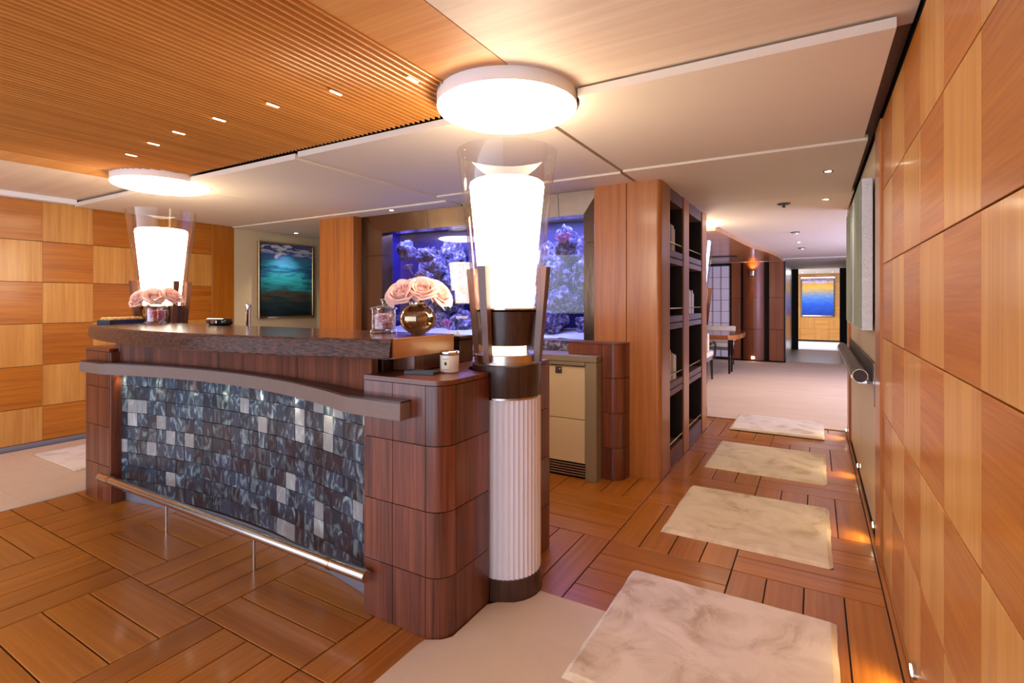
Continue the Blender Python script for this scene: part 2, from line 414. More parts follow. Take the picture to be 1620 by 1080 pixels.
# rugs
def rug_mat():
    m, n, l, p = new_mat('silky_cream_rug')
    tc = N(n, 'ShaderNodeTexCoord'); oi = N(n, 'ShaderNodeObjectInfo')
    ad = N(n, 'ShaderNodeVectorMath', operation='ADD'); l.new(tc.outputs['Object'], ad.inputs[0])
    cm = N(n, 'ShaderNodeCombineXYZ')
    ml = N(n, 'ShaderNodeMath', operation='MULTIPLY'); ml.inputs[1].default_value = 20
    l.new(oi.outputs['Random'], ml.inputs[0]); l.new(ml.outputs[0], cm.inputs[0]); l.new(ml.outputs[0], cm.inputs[2]); l.new(cm.outputs[0], ad.inputs[1])
    t = N(n, 'ShaderNodeTexNoise'); t.inputs['Scale'].default_value = 4.5; t.inputs['Detail'].default_value = 8; t.inputs['Roughness'].default_value = .65; t.inputs['Distortion'].default_value = .8
    l.new(ad.outputs[0], t.inputs[0])
    # swirling brush marks left in the pile
    vo = N(n, 'ShaderNodeTexVoronoi'); vo.inputs['Scale'].default_value = 1.7; vo.inputs['Randomness'].default_value = .8; l.new(ad.outputs[0], vo.inputs[0])
    wb = N(n, 'ShaderNodeMath', operation='MULTIPLY_ADD'); wb.inputs[1].default_value = .35; l.new(t.outputs[0], wb.inputs[0]); l.new(vo.outputs[0], wb.inputs[2])
    sn_ = N(n, 'ShaderNodeMath', operation='MULTIPLY'); sn_.inputs[1].default_value = 26; l.new(wb.outputs[0], sn_.inputs[0])
    si = N(n, 'ShaderNodeMath', operation='SINE'); l.new(sn_.outputs[0], si.inputs[0])
    mx = N(n, 'ShaderNodeMath', operation='MULTIPLY_ADD'); mx.inputs[1].default_value = .035; l.new(si.outputs[0], mx.inputs[0]); l.new(t.outputs[0], mx.inputs[2])
    cr = N(n, 'ShaderNodeValToRGB'); e = cr.color_ramp.elements
    e[0].position = .34; e[0].color = lin(184, 150, 104); e[1].position = .58; e[1].color = lin(230, 208, 176)
    x = e.new(.44); x.color = lin(214, 190, 156)
    l.new(mx.outputs[0], cr.inputs[0]); l.new(cr.outputs[0], p.inputs['Base Color'])
    p.inputs['Roughness'].default_value = .75; p.inputs['Sheen Weight'].default_value = .5
    f = N(n, 'ShaderNodeTexNoise'); f.inputs['Scale'].default_value = 300; l.new(tc.outputs['Object'], f.inputs[0])
    b = N(n, 'ShaderNodeBump'); b.inputs['Strength'].default_value = .5; b.inputs['Distance'].default_value = .004; l.new(f.outputs[0], b.inputs['Height']); l.new(b.outputs[0], p.inputs['Normal'])
    return m
M['rug'] = rug_mat()
def rug(y0, y1, label, seed, z0=.0):
    x0, x1 = -.756, .074
    mb = MB(); n = 40; t = .016
    bmesh.ops.create_grid(mb.bm, x_segments=n, y_segments=n, size=.5)
    for v in mb.bm.verts:
        e = min(.5 - abs(v.co.x), .5 - abs(v.co.y))
        wob = noise.noise(Vector((v.co.x * 9, v.co.y * 9, seed)))
        h = t * min(1, .35 + e / .02) + .0022 * noise.noise(Vector((v.co.x * 5, v.co.y * 5, seed + 5)))
        if e < .001: h = 0
        k = .004 * wob if e < .04 else 0
        v.co = Vector((v.co.x * (x1 - x0) + k * math.copysign(1, v.co.x), v.co.y * (y1 - y0) + k * math.copysign(1, v.co.y), max(h, 0)))
    o = link('door_rug', mb.mesh('door_rug', 'rug'), None, ((x0 + x1) / 2, (y0 + y1) / 2, z0))
    tag(o, label, 'rug', 'cream rugs along the passage')
rug(1.617, 2.44, 'nearest and largest-looking cream rug in the passage, partly over the lobby carpet', 1, .0065)
rug(2.945, 3.779, 'second cream rug from the camera, level with the rosewood corner cabinet', 2)
rug(4.268, 5.117, 'third cream rug from the camera, beside the bookcase', 3)
rug(5.637, 6.42, 'farthest cream rug, lapping onto the saloon carpet', 4, .0085)
mb = MB().box(-5.66, -4.86, 1.705, 2.55, .0065, .02, .006, 2)
tag(mb.build('door_rug', 'rug'), 'cream rug on the side carpet behind the left end of the bar', 'rug', 'cream rugs along the passage')

# ================================================================== LEFT WALL
wl = MB().box(XL - .12, XL - .012, -1.6, 9.0, -.1, 2.6).build('wall_left', 'black')
tag(wl, 'left wall clad in checkered teak veneer squares', 'wall', kind='structure')
tile_mesh = {}
def wall_tile(parent, xface, sgn, y0, y1, z0, z1, mat, gy=.0008, gz=.002):
    key = (round(y1 - y0, 3), round(z1 - z0, 3), mat, sgn, gz)
    if key not in tile_mesh:
        hy, hz = (y1 - y0) / 2 - gy, (z1 - z0) / 2 - gz
        tile_mesh[key] = MB().box(-.006, .006, -hy, hy, -hz, hz, .001).mesh('veneer_tile', mat)
    link('veneer_tile', tile_mesh[key], parent, (xface - sgn * .006, (y0 + y1) / 2, (z0 + z1) / 2))
zl = [2.2, 1.842, 1.475, 1.103, .73, .36, .05]
ycols = [3.38 - .378 * i for i in range(9)]
for c in range(8):
    for r in range(6):
        # c = 0 is the column next to the plain trim
        wall_tile(wl, XL, 1, ycols[c + 1], ycols[c], zl[r + 1], zl[r], 'lightZ' if (c + r) % 2 == 1 else 'orangeY')
MB().box(XL - .012, XL + .006, 3.383, 3.64, .05, 2.2, .002).build('trim_board', 'orangeZ', wl)
MB().box(XL - .012, XL, 3.643, 9.0, .05, 2.2).build('plaster_field', 'cream_wall', wl)
tag(MB().box(XL - .01, XL + .015, -1.2, 9.0, -.005, .048, .003).build('baseboard_left', 'kick'), 'low brushed metal baseboard under the checkered left wall', 'baseboard', kind='structure')
tag(MB().box(XL - .01, XL + .09, -1.2, 2.09, 2.2, 2.245, .003).build('trim_1', 'edge_white'), 'pale cove trim at the top of the left wall', 'trim', kind='structure')

# framed sea painting on the left wall
def frame_on_x(root, x, d, y0, y1, z0, z1, fw, mat, sgn):
    xa, xb = sorted((x, x + sgn * d))
    for (a, b, c, e) in ((y0 - fw, y1 + fw, z1, z1 + fw), (y0 - fw, y1 + fw, z0 - fw, z0), (y0 - fw, y0, z0, z1), (y1, y1 + fw, z0, z1)):
        MB().box(xa, xb, a, b, c, e, .002).build('frame_rail', mat, root)
M['sea'] = ramp_mat('sea_painting', [(0, lin(12, 20, 26)), (.2, lin(22, 44, 50)), (.3, lin(62, 56, 44)), (.36, lin(26, 80, 96)), (.55, lin(40, 150, 170)), (.62, lin(30, 70, 130)), (.72, lin(52, 150, 190)), (.86, lin(70, 90, 170)), (.92, lin(214, 222, 240)), (.94, lin(40, 48, 96)), (1, lin(84, 96, 176))], 'Z', -.47, .47, (3, 3.2, 17), .27, detail=10)
pr = thing('sea_painting', (XL + .006, 4.34, 1.575), 'framed blue and turquoise sea painting on the cream wall', 'painting')
MB().box(XL + .001, XL + .03, 3.957, 4.725, 1.11, 2.04).build('canvas', 'sea', pr)
frame_on_x(pr, XL + .001, .045, 3.957, 4.725, 1.11, 2.04, .022, 'brass', 1)
pr = thing('sea_painting', (XL + .006, 5.5, 1.575), 'second framed painting on the cream wall, mostly hidden behind the teak pillar', 'painting')
MB().box(XL + .001, XL + .03, 5.04, 5.9, 1.11, 2.04).build('canvas', 'sea', pr)
frame_on_x(pr, XL + .001, .045, 5.04, 5.9, 1.11, 2.04, .022, 'grey_metal', 1)

# ================================================================== RIGHT WALL
wr = MB().box(XR + .012, XR + .12, -1.6, 5.95, -.1, 2.6).build('wall_right', 'black')
tag(wr, 'right wall of checkered teak veneer squares running along the passage', 'wall', kind='structure')
zr = [2.2, 1.845, 1.483, 1.122, .762, .40, .03]
yr = [3.096 - .3465 * i for i in range(12)]
for c in range(11):
    for r in range(6):
        wall_tile(wr, XR, -1, yr[c + 1], yr[c], zr[r + 1], zr[r], 'lightZ' if (c + r) % 2 == 1 else 'orangeY', gz=.0022)
MB().box(XR - .012, XR + .012, 3.10, 3.34, .0, 2.2, .004).build('trim_board', 'pillar', wr)
# cream panels with grooves beyond the trim
for (a, b) in ((3.345, 4.52), (4.53, 5.70)):
    for (z0, z1) in ((.035, .945), (.955, 2.2)):
        MB().box(XR - .0, XR + .012, a, b, z0, z1, .002).build('lacquer_panel', 'cream_door', wr)
MB().box(XR - .02, XR + .012, 5.70, 5.95, 0, 2.2, .003).build('end_post', 'pillar', wr)
MB().box(XR - .003, XR + .012, -1, 3.1, 0, .03).build('kick_strip', 'floorY', wr)

# ---- handrail
hr = thing('handrail', (XR, 4.5, .9), 'dark ribbed leather handrail with chrome brackets along the cream panels', 'handrail')
mb = MB(); n = 40; pts = []
for i in range(n):
    a = 2 * math.pi * i / n; rr = .034 + (.002 if i % 2 else -.002); pts.append((rr * math.cos(a), rr * math.sin(a)))
mb.prism(pts, 0, 1)
bmesh.ops.transform(mb.bm, matrix=Matrix.Translation((.215, 3.5, .885)) @ Matrix.Rotation(R(-90), 4, 'X') @ Matrix.Diagonal((1, 1, 2.15, 1)), verts=mb.bm.verts)
mb.build('grip', 'leather', hr)
for y in (3.462, 5.652):
    MB().tube([(.215, y, .885), (.215, y + .036, .885)], .0345, 24).build('end_cap', 'leather', hr)
    MB().tube([(.215, y + .012, .885), (.215, y + .02, .885)], .037, 24).build('end_ring', 'brass', hr)
MB().box(.174, .1805, 3.5, 5.65, .868, .886).build('chrome_strip', 'steel', hr)
MB().box(XR - .012, XR - .001, 3.40, 5.68, .84, .965, .003).build('back_plate', 'leather', hr)
MB().box(XR - .016, XR - .001, 3.36, 3.40, .735, .965, .003).build('end_plate', 'steel', hr)
for y in (3.6, 4.1, 4.6, 5.1, 5.55):
    MB().box(.21, XR - .011, y, y + .03, .826, .845, .002).build('bracket', 'chrome', hr)

# ---- wall art canvases
M['moss'] = ramp_mat('mossy_canvas', [(0, lin(146, 158, 142)), (.35, lin(178, 188, 172)), (.6, lin(200, 192, 164)), (1, lin(176, 194, 190))], 'Z', 1.1, 2.0, (14, 14, 14), .35, .8)
M['silver'] = plain('silver_woven_edge', lin(214, 214, 222), .6, .2, bump=.6, bscale=160, var=.15, vscale=40)
for (y0, y1, lb) in ((3.46, 4.02, 'nearer mossy green textured canvas with thick silver edge on the cream panel'), (4.3, 4.95, 'farther mossy green textured canvas with thick silver edge on the cream panel')):
    c = thing('textured_canvas', (XR, (y0 + y1) / 2, 1.56), lb, 'wall art', 'mossy canvases over the handrail')
    MB().box(.222, XR - .012, y0, y1, 1.14, 1.985, .003).build('stretcher', 'silver', c)
    MB().box(.214, .221, y0 + .012, y1 - .012, 1.152, 1.973, .002).build('canvas_face', 'moss', c)

# ---- step lights along the right wall
for k, (y, lb) in enumerate(((2.137, 'oval chrome step light low on the right wall, nearest the camera'), (3.42, 'oval chrome step light at the foot of the wooden wall trim'), (4.6, 'oval chrome step light low on the cream panel'), (5.82, 'oval chrome step light at the far end of the right wall'))):
    s = thing('step_light', (XR - .012, y, .085), lb, 'light', 'step lights along the right wall')
    xf = XR if k == 0 else (XR - .003 if k < 3 else XR - .021)
    mb = MB(); mb.prism([(.022 * math.cos(a * math.pi / 12), .038 * math.sin(a * math.pi / 12)) for a in range(24)], 0, .012)
    bmesh.ops.transform(mb.bm, matrix=Matrix.Translation((xf, y, .085)) @ Matrix.Rotation(R(-90), 4, 'Y'), verts=mb.bm.verts); mb.build('bezel', 'steel', s)
    mb = MB(); mb.prism([(.013 * math.cos(a * math.pi / 12), .028 * math.sin(a * math.pi / 12)) for a in range(24)], 0, .014)
    bmesh.ops.transform(mb.bm, matrix=Matrix.Translation((xf, y, .085)) @ Matrix.Rotation(R(-90), 4, 'Y'), verts=mb.bm.verts); mb.build('lens', 'step_led', s)
    add_light('step_lamp', 'SPOT', (xf - .03, y, .09), 1.8, (1, .72, .4), (0, R(48), 0), .02, R(130), .9)

# ================================================================== CEILING
ce = MB().box(-6.3, XR + .12, -1.6, 2.25, 2.36, 2.42).build('ceiling', 'black')
tag(ce, 'wooden ceiling with a broad slatted panel over the bar', 'ceiling', kind='structure')
ZH = 2.245
DR = .321
LAMPS = [(CX, CY), (-4.317, 2.052), (-1.228, 6.2)]
MB().box(-1.056, XR, -1.5, 2.2, ZH, ZH + .02, .001).build('pale_board', 'ceil_pale', ce)
MB().box(-1.376, -1.059, -1.5, 2.2, ZH, ZH + .02, .001).build('wood_strip', 'ceil_strip', ce)
MB().box(-4.68, -4.365, -1.5, 2.2, ZH, ZH + .02, .001).build('wood_strip', 'ceil_strip', ce)
MB().box(-6.0, -4.683, -1.5, 2.2, ZH, ZH + .02, .001).build('pale_board', 'ceil_pale', ce)
MB().box(-4.365, -1.376, -1.5, 2.2, ZH + .022, ZH + .03).build('slat_backing', 'black', ce)
PITCH = .034
mb = MB()
pf = [(0, .02), (0, .006), (.0285, -.010), (.0325, -.006), (.0325, .02)]
a = [mb.bm.verts.new((x, -1.5, z)) for x, z in pf]; b = [mb.bm.verts.new((x, 2.085, z)) for x, z in pf]
mb._cap(a); mb._cap(b[::-1])
for i in range(5): mb._cap([a[i], b[i], b[(i + 1) % 5], a[(i + 1) % 5]])
slat_me = mb.mesh('ceiling_slat', 'slat', False)
for i in range(88): link('ceiling_slat', slat_me, ce, (-1.376 - PITCH * (i + 1), 0, ZH))
# reflected glints on the slats, added as small glowing slots
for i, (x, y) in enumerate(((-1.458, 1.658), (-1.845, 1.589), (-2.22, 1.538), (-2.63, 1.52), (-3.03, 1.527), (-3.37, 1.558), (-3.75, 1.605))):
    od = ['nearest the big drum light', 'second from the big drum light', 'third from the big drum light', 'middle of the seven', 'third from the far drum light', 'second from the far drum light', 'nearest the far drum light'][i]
    s = thing('slat_glint', (x, y, ZH - .012), 'tiny warm glint on the ceiling slats, made as a glowing slot, ' + od, 'light', 'glowing glints on the slatted ceiling')
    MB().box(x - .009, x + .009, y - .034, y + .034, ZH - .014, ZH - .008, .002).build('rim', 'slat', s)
    MB().box(x - .006, x + .006, y - .03, y + .03, ZH - .016, ZH - .0145, .001).build('lens', 'led', s)  # glowing face of the glint, not a lamp

ZL = 2.2
lc = MB().box(-6.3, XR + .12, 2.25, 6.3, 2.36, 2.42).build('ceiling', 'black')
tag(lc, 'lowered ceiling of cream panels beyond the slatted ceiling', 'ceiling', kind='structure')
def cpanel(x0, x1, y0, y1, z=ZL, cut=()):
    """panel with round cut-outs for drums at its front edge"""
    mb = MB()
    if not cut: mb.box(x0, x1, y0, y1, z, z + .035, .003)
    else:
        r = DR + .012; pts = []
        n = 40
        # walk the front edge from x0 to x1, dipping round each drum
        pts.append((x0, y0))
        for (cx, cy) in cut:
            d = y0 - cy; h = math.sqrt(r * r - d * d)
            for i in range(n + 1):
                t = cx - h + 2 * h * (1 - math.cos(math.pi * i / n)) / 2
                if x0 < t < x1: pts.append((t, cy + math.sqrt(max(r * r - (t - cx) ** 2, 0))))
                elif t <= x0 and i > 0: pass
        pts = sorted(set(pts), key=lambda q: q[0])
        if cut[0][0] - h < x0: pts = pts[1:]; pts = [(x0, cut[0][1] + math.sqrt(max(r * r - (x0 - cut[0][0]) ** 2, 0)))] + pts
        if not (cut[0][0] + h > x1): pts.append((x1, y0))
        else: pts.append((x1, cut[0][1] + math.sqrt(max(r * r - (x1 - cut[0][0]) ** 2, 0))))
        mb.prism(pts + [(x1, y1), (x0, y1)], z, z + .035)
    return mb.build('ceiling_panel', 'ceil_panel', lc)
cpanel(-1.14, .23, 2.10, 3.425, cut=[LAMPS[0]])
cpanel(-2.785, -1.165, 2.10, 3.455, cut=[LAMPS[0]])
cpanel(-4.28, -2.797, 2.09, 3.60, ZL - .012, cut=[LAMPS[1]])
cpanel(-5.97, -4.285, 2.09, 3.60, ZL - .012, cut=[LAMPS[1]])
cpanel(-2.785, -1.165, 3.467, 4.9, ZL - .012)
cpanel(-4.28, -2.797, 3.612, 4.9, ZL - .024)
cpanel(-5.98, -4.285, 3.612, 6.2, ZL - .024)
cpanel(-1.14, .25, 3.437, 4.99, ZL - .012)
cpanel(-1.14, .27, 4.995, 6.3, ZL - .012)
MB().box(-1.165, -1.14, 2.1, 6.3, ZL + .036, ZL + .05).build('joint_backing', 'shelf_wood', lc)
MB().box(-6.0, XR, 2.21, 6.3, ZL + .05, ZL + .06).build('void_lining', 'shelf_wood', lc)

def drum(x, y, label):
    d = thing('ceiling_drum', (x, y, ZH - .02), label, 'ceiling light', 'round drum ceiling lights')
    MB().lathe([(DR - .02, 2.190), (DR, 2.190), (DR, 2.30), (DR - .02, 2.30)], 72, (x, y), caps=False).build('drum_shell', 'white', d)
    MB().lathe([(.005, 2.166), (DR * .75, 2.167), (DR * .93, 2.170), (DR - .006, 2.178), (DR - .003, 2.184), (DR - .003, 2.1895)], 72, (x, y)).build('diffuser', 'drum_face', d)
drum(*LAMPS[0], 'large white drum ceiling light glowing over the near column lamp')
drum(*LAMPS[1], 'white drum ceiling light glowing over the far-left column lamp')
drum(LAMPS[2][0], LAMPS[2][1], 'white drum ceiling light half hidden behind the bookcase')

def downlight(x, y, z, label, e=8, col=(1, .84, .64)):
    s = thing('downlight', (x, y, z - .004), label, 'light', 'small recessed downlights')
    MB().lathe([(.030, z - .004), (.032, z + .0), (.020, z + .0), (.020, z - .002)], 24, (x, y), caps=False).build('rim', 'chrome', s)
    MB().lathe([(.019, z - .003), (.019, z - .001)], 20, (x, y)).build('lens', 'led', s)
    add_light('downlight_lamp', 'SPOT', (x, y, z - .02), e, col, (0, 0, 0), .02, R(95), .8)
downlight(.075, 4.124, ZL - .012, 'small downlight near the right wall, nearer of the two above the handrail', 14)
downlight(.08, 5.247, ZL - .012, 'small downlight near the right wall, farther of the two above the handrail', 14)
downlight(-3.5, 3.68, ZL - .024, 'small downlight in front of the aquarium frame', 14)
downlight(-5.72, 4.29, ZL - .024, 'small downlight above the sea painting', 34)
downlight(-.215, 8.95, ZL, 'small downlight over the saloon carpet', 45)
def ceil_disc(name, x, y, z, label, cat, mat, stem):
    s = thing(name, (x, y, z - .01), label, cat)
    MB().lathe([(.055, z - .0005), (.055, z - .006), (.04, z - .012)], 28, (x, y)).build('plate', mat, s)
    if stem: MB().lathe([(.010, z - .012), (.010, z - .03), (.016, z - .031), (.016, z - .035)], 12, (x, y)).build('nozzle', mat, s)
    else: MB().lathe([(.035, z - .012), (.032, z - .03), (.02, z - .034)], 20, (x, y)).build('sensor', 'white', s)
ceil_disc('sprinkler', -.247, 5.287, ZL - .012, 'round dark sprinkler head in the passage ceiling', 'sprinkler', 'grey_metal', True)
ceil_disc('smoke_detector', -.226, 7.62, ZL, 'round smoke detector in the saloon ceiling', 'smoke detector', 'grey_metal', False)
ceil_disc('smoke_detector', -.2, 9.9, ZL, 'small ceiling disc beyond the saloon downlight', 'smoke detector', 'grey_metal', False)

# ================================================================== PILLARS + AQUARIUM WALL
PY = 3.77
p = thing('teak_pillar', (-1.2, 3.9, 0), 'broad teak pillar at the near end of the bookcase', 'pillar')
MB().box(-1.478, -1.222, PY, 4.3, 0, 2.2, .003).build('veneer_board', 'pillar', p)
poly = [(-1.217, 4.0), (-1.217, PY)] + [(-1.0 + .035 * math.sin(t * math.pi / 16), PY + .035 - .035 * math.cos(t * math.pi / 16)) for t in range(9)] + [(-.965, 4.0)]
MB().prism(poly, 0, 2.2).build('rounded_board', 'pillar', p)
p = thing('teak_pillar', (-4.3, 3.85, 0), 'narrow teak pillar left of the aquarium frame', 'pillar')
MB().box(-4.585, -4.33, PY - .04, 3.985, 0, 2.2, .004).build('veneer_board', 'pillar', p)
MB().box(-4.325, -4.075, PY - .04, 3.985, 0, 2.2, .004).build('veneer_board', 'pillar', p)
tag(MB().box(-4.6, -1.28, 4.90, 5.0, 0, 2.36).build('wall_back', 'dark_wood'), 'dark bulkhead behind the aquarium', 'wall', kind='structure')
tag(MB().box(-5.99, -4.72, 8.8, 8.9, 0, 2.17).build('wall_back_left', 'cream_wall'), 'cream wall at the end of the side passage', 'wall', kind='structure')

AX0, AX1, AZ0, AZ1 = -3.80, -1.60, .985, 2.0     # opening of the frame
OX0, OX1, OZ1 = -4.07, -1.46, 2.185
aq = thing('aquarium', (-2.7, 3.9, .93), 'large built-in aquarium in a bronze frame behind the bar', 'aquarium')
FY = 3.84
def frame_piece(pts_outer, pts_inner, name='frame_panel'):
    """bevelled bronze panel: outer edge proud, inner edge set back"""
    mb = MB(); o = [mb.bm.verts.new((x, FY, z)) for x, z in pts_outer]; i = [mb.bm.verts.new((x, FY + .02, z)) for x, z in pts_inner]
    ob = [mb.bm.verts.new((x, FY + .14, z)) for x, z in pts_outer]; ib = [mb.bm.verts.new((x, FY + .17, z)) for x, z in pts_inner]
    mb._cap([o[0], o[1], i[1], i[0]]); mb._cap([i[0], i[1], ib[1], ib[0]]); mb._cap([ob[0], ob[1], o[1], o[0]]); mb._cap([ib[0], ib[1], ob[1], ob[0]])
    mb._cap([o[0], i[0], ib[0], ob[0]]); mb._cap([o[1], i[1], ib[1], ob[1]])
    return mb.build(name, 'bronze', aq, False)
zs = 1.77
frame_piece([(OX0, .9), (OX0, zs - .002)], [(AX0, .9), (AX0, zs - .002)])
frame_piece([(OX0, zs + .002), (OX0, OZ1)], [(AX0, zs + .002), (AX0, AZ1)])
frame_piece([(OX1, .9), (OX1, zs - .002)], [(AX1, .9), (AX1, zs - .002)])
frame_piece([(OX1, zs + .002), (OX1, OZ1)], [(AX1, zs + .002), (AX1, AZ1)])
xs = [OX0, -3.2, -2.5, -1.82, OX1]; xi = [AX0, -3.2, -2.5, -1.82, AX1]
for k in range(4):
    frame_piece([(xs[k] + .002, OZ1), (xs[k + 1] - .002, OZ1)], [(xi[k] + .002, AZ1), (xi[k + 1] - .002, AZ1)])
MB().box(OX0 + .27, OX1 - .14, FY + .02, FY + .17, .9, AZ0, .003).build('sill', 'stone', aq)
MB().box(AX0 + .001, AX1 - .001, FY + .15, FY + .156, AZ0, AZ1).build('front_glass', 'tank_glass', aq)
T0, T1 = FY + .171, 4.85
TL = -4.32
TX = lambda x: -1.83 + (x + 1.70) * 1.22
MB().box(TL, OX1 - .02, T1, T1 + .02, .93, 2.19).build('back_panel', 'tank_back', aq)
MB().box(TL, TL + .02, T0, T1, .93, 2.19).build('side_panel', 'tank_back', aq)
MB().box(OX1 - .04, OX1 - .02, T0, T1, .93, 2.19).build('side_panel', 'tank_back', aq)
MB().box(TL + .021, OX1 - .041, T0, T1, .93, .95).build('tank_floor', 'tank_back', aq)
lh = MB().box(TL + .06, OX1 - .06, 4.2, 4.6, 2.12, 2.17).build('light_hood', 'grey_metal', aq)
add_light('aquarium_lamp', 'AREA', (-2.9, 4.30, 2.115), 75, (.20, .24, 1.0), (0, 0, 0), 2.6, size_y=.35)
add_light('aquarium_lamp', 'AREA', (-2.9, 4.45, 2.115), 22, (.7, .66, 1.0), (0, 0, 0), 2.6, size_y=.2)
mb = MB(); bmesh.ops.create_grid(mb.bm, x_segments=60, y_segments=20, size=.5)
for v in mb.bm.verts:
    x, y = v.co.x * 2.75 - 2.90, v.co.y * .8 + 4.43
    v.co = (x, y, .985 + .03 * noise.noise(Vector((x * 3, y * 3, 0))) + .012 * noise.noise(Vector((x * 11, y * 11, 4))) + .05 * (v.co.y + .3))
tag(mb.build('tank_sand', 'sand'), 'pale sand bed on the bottom of the aquarium', 'sand', kind='stuff')
def rock(c, s, seed, mat='rock', sub=4, rough=.55):
    mb = MB(); bmesh.ops.create_icosphere(mb.bm, subdivisions=sub, radius=1)
    for v in mb.bm.verts:
        d = 1 + rough * noise.noise(v.co * 1.3 + Vector((seed, 0, 0))) + rough * .45 * noise.noise(v.co * 3.5 + Vector((0, seed, 0))) + rough * .22 * noise.noise(v.co * 9 + Vector((0, 0, seed)))
        v.co = Vector((v.co.x * s[0], v.co.y * s[1], v.co.z * s[2])) * d
    return link('reef_rock', mb.mesh('reef_rock', mat), None, c)
rr = random.Random(3)
rocks = []
for i in range(7): rocks.append((-3.40 + .29 * i + rr.uniform(-.05, .05), 4.46 + rr.uniform(-.08, .08), 1.06 + rr.uniform(0, .05), .15, .13, .11))
for i in range(6): rocks.append((-3.30 + .33 * i + rr.uniform(-.06, .06), 4.60 + rr.uniform(-.04, .04), 1.27 + rr.uniform(-.03, .05), .16, .11, .13))
for i in range(6): rocks.append((-3.40 + .33 * i + rr.uniform(-.06, .06), 4.66 + rr.uniform(-.03, .03), 1.52 + rr.uniform(-.04, .06), .15, .09, .15))
for i in range(6): rocks.append((-3.45 + .33 * i + rr.uniform(-.06, .06), 4.70 + rr.uniform(-.03, .03), 1.78 + rr.uniform(-.04, .06), .16, .07, .14))
rocks += [(-3.42, 4.36, 1.86, .10, .09, .10), (-3.20, 4.36, 1.80, .11, .09, .07), (-3.04, 4.36, 1.66, .08, .08, .11), (-2.92, 4.34, 1.46, .06, .07, .13), (-1.80, 4.3, 1.84, .09, .1, .14), (-1.70, 4.4, 1.5, .1, .1, .14)]
for i, (x, y, z, a, b, c) in enumerate(rocks):
    tag(rock((TX(x), y, z), (a, b, c), i * 3.7), 'pitted reef rock piled in the aquarium', 'rock', 'reef rocks in the aquarium')
def coral(c, size, seed, mat, label, n=26):
    q = random.Random(seed); mb = MB()
    def branch(p, d, ln, r, lv):
        e = p + d * ln; mb.tube([p, (p + e) / 2 + Vector((q.uniform(-.1, .1), q.uniform(-.1, .1), 0)) * ln * .5, e], [r, r * .9, r * .75], 6)
        if lv:
            for _ in range(3):
                nd = (d + Vector((q.uniform(-.9, .9), q.uniform(-.9, .9), q.uniform(-.2, .7)))).normalized(); branch(e, nd, ln * .72, r * .75, lv - 1)
    for _ in range(5):
        branch(Vector((0, 0, 0)), Vector((q.uniform(-.7, .7), q.uniform(-.9, .1), q.uniform(.5, 1))).normalized(), size * .42, size * .07, 2)
    o = link('branching_coral', mb.mesh('branching_coral', mat), None, (TX(c[0]), c[1], c[2])); tag(o, label, 'coral', 'corals in the aquarium')
coral((-3.12, 4.28, 1.48), .19, 1, 'coral_dark', 'brown branching coral above the roses in the aquarium')
coral((-2.98, 4.25, 1.36), .16, 2, 'coral_dark', 'brown branching coral low behind the pink roses')
coral((-3.28, 4.27, 1.60), .13, 3, 'coral_dark', 'small brown coral near the top left of the aquarium')
coral((-1.85, 4.2, 1.42), .20, 4, 'coral_dark', 'brown branching coral right of the lamp')
coral((-1.76, 4.2, 1.62), .16, 5, 'coral_dark', 'upper brown coral at the right end of the aquarium')
coral((-1.98, 4.15, 1.03), .17, 6, 'coral_pink', 'mauve coral on the sand at the right end of the aquarium')
coral((-1.78, 4.22, 1.82), .12, 7, 'coral_pink', 'pink coral in the top right corner of the aquarium')
coral((-2.65, 4.25, 1.52), .17, 8, 'coral_dark', 'brown coral behind the near column lamp')
coral((-2.8, 4.15, 1.02), .13, 9, 'coral_pink', 'mauve coral on the sand behind the rose vase')
def fish(c, s, rz, mat, label):
    c = (TX(c[0]), c[1], c[2]); f = thing('reef_fish', c, label, 'fish', 'fish in the aquarium')
    rot = Matrix.Rotation(rz, 4, 'Z')
    def add(name, mb, m):
        bmesh.ops.transform(mb.bm, matrix=Matrix.Translation(c) @ rot, verts=mb.bm.verts); mb.build(name, m, f)
    add('fish_body', MB().ball((0, 0, 0), s, (1, .32, .62), 16, 10), mat)
    mb = MB(); mb.prism([(-s * .85, 0), (-s * 1.5, s * .5), (-s * 1.3, 0), (-s * 1.5, -s * .5)], -.002, .002)
    bmesh.ops.rotate(mb.bm, matrix=Matrix.Rotation(R(90), 3, 'X'), verts=mb.bm.verts); add('tail_fin', mb, mat)
    mb = MB(); mb.prism([(s * .5, s * .48), (-s * .2, s * .95), (-s * .6, s * .4)], -.0015, .0015)
    bmesh.ops.rotate(mb.bm, matrix=Matrix.Rotation(R(90), 3, 'X'), verts=mb.bm.verts); add('dorsal_fin', mb, mat)
fish((-1.95, 4.12, 1.30), .05, 2.9, 'fish', 'violet reef fish swimming low at the right end of the tank')
fish((-2.02, 4.14, 1.72), .035, .2, 'fish_y', 'pale yellow reef fish at the right end of the tank')
fish((-3.62, 4.2, 1.72), .03, .3, 'fish', 'small violet fish against the blue end wall of the tank')
fish((-2.75, 4.12, 1.62), .05, 3.0, 'fish', 'violet fish beside the column lamp in the tank')

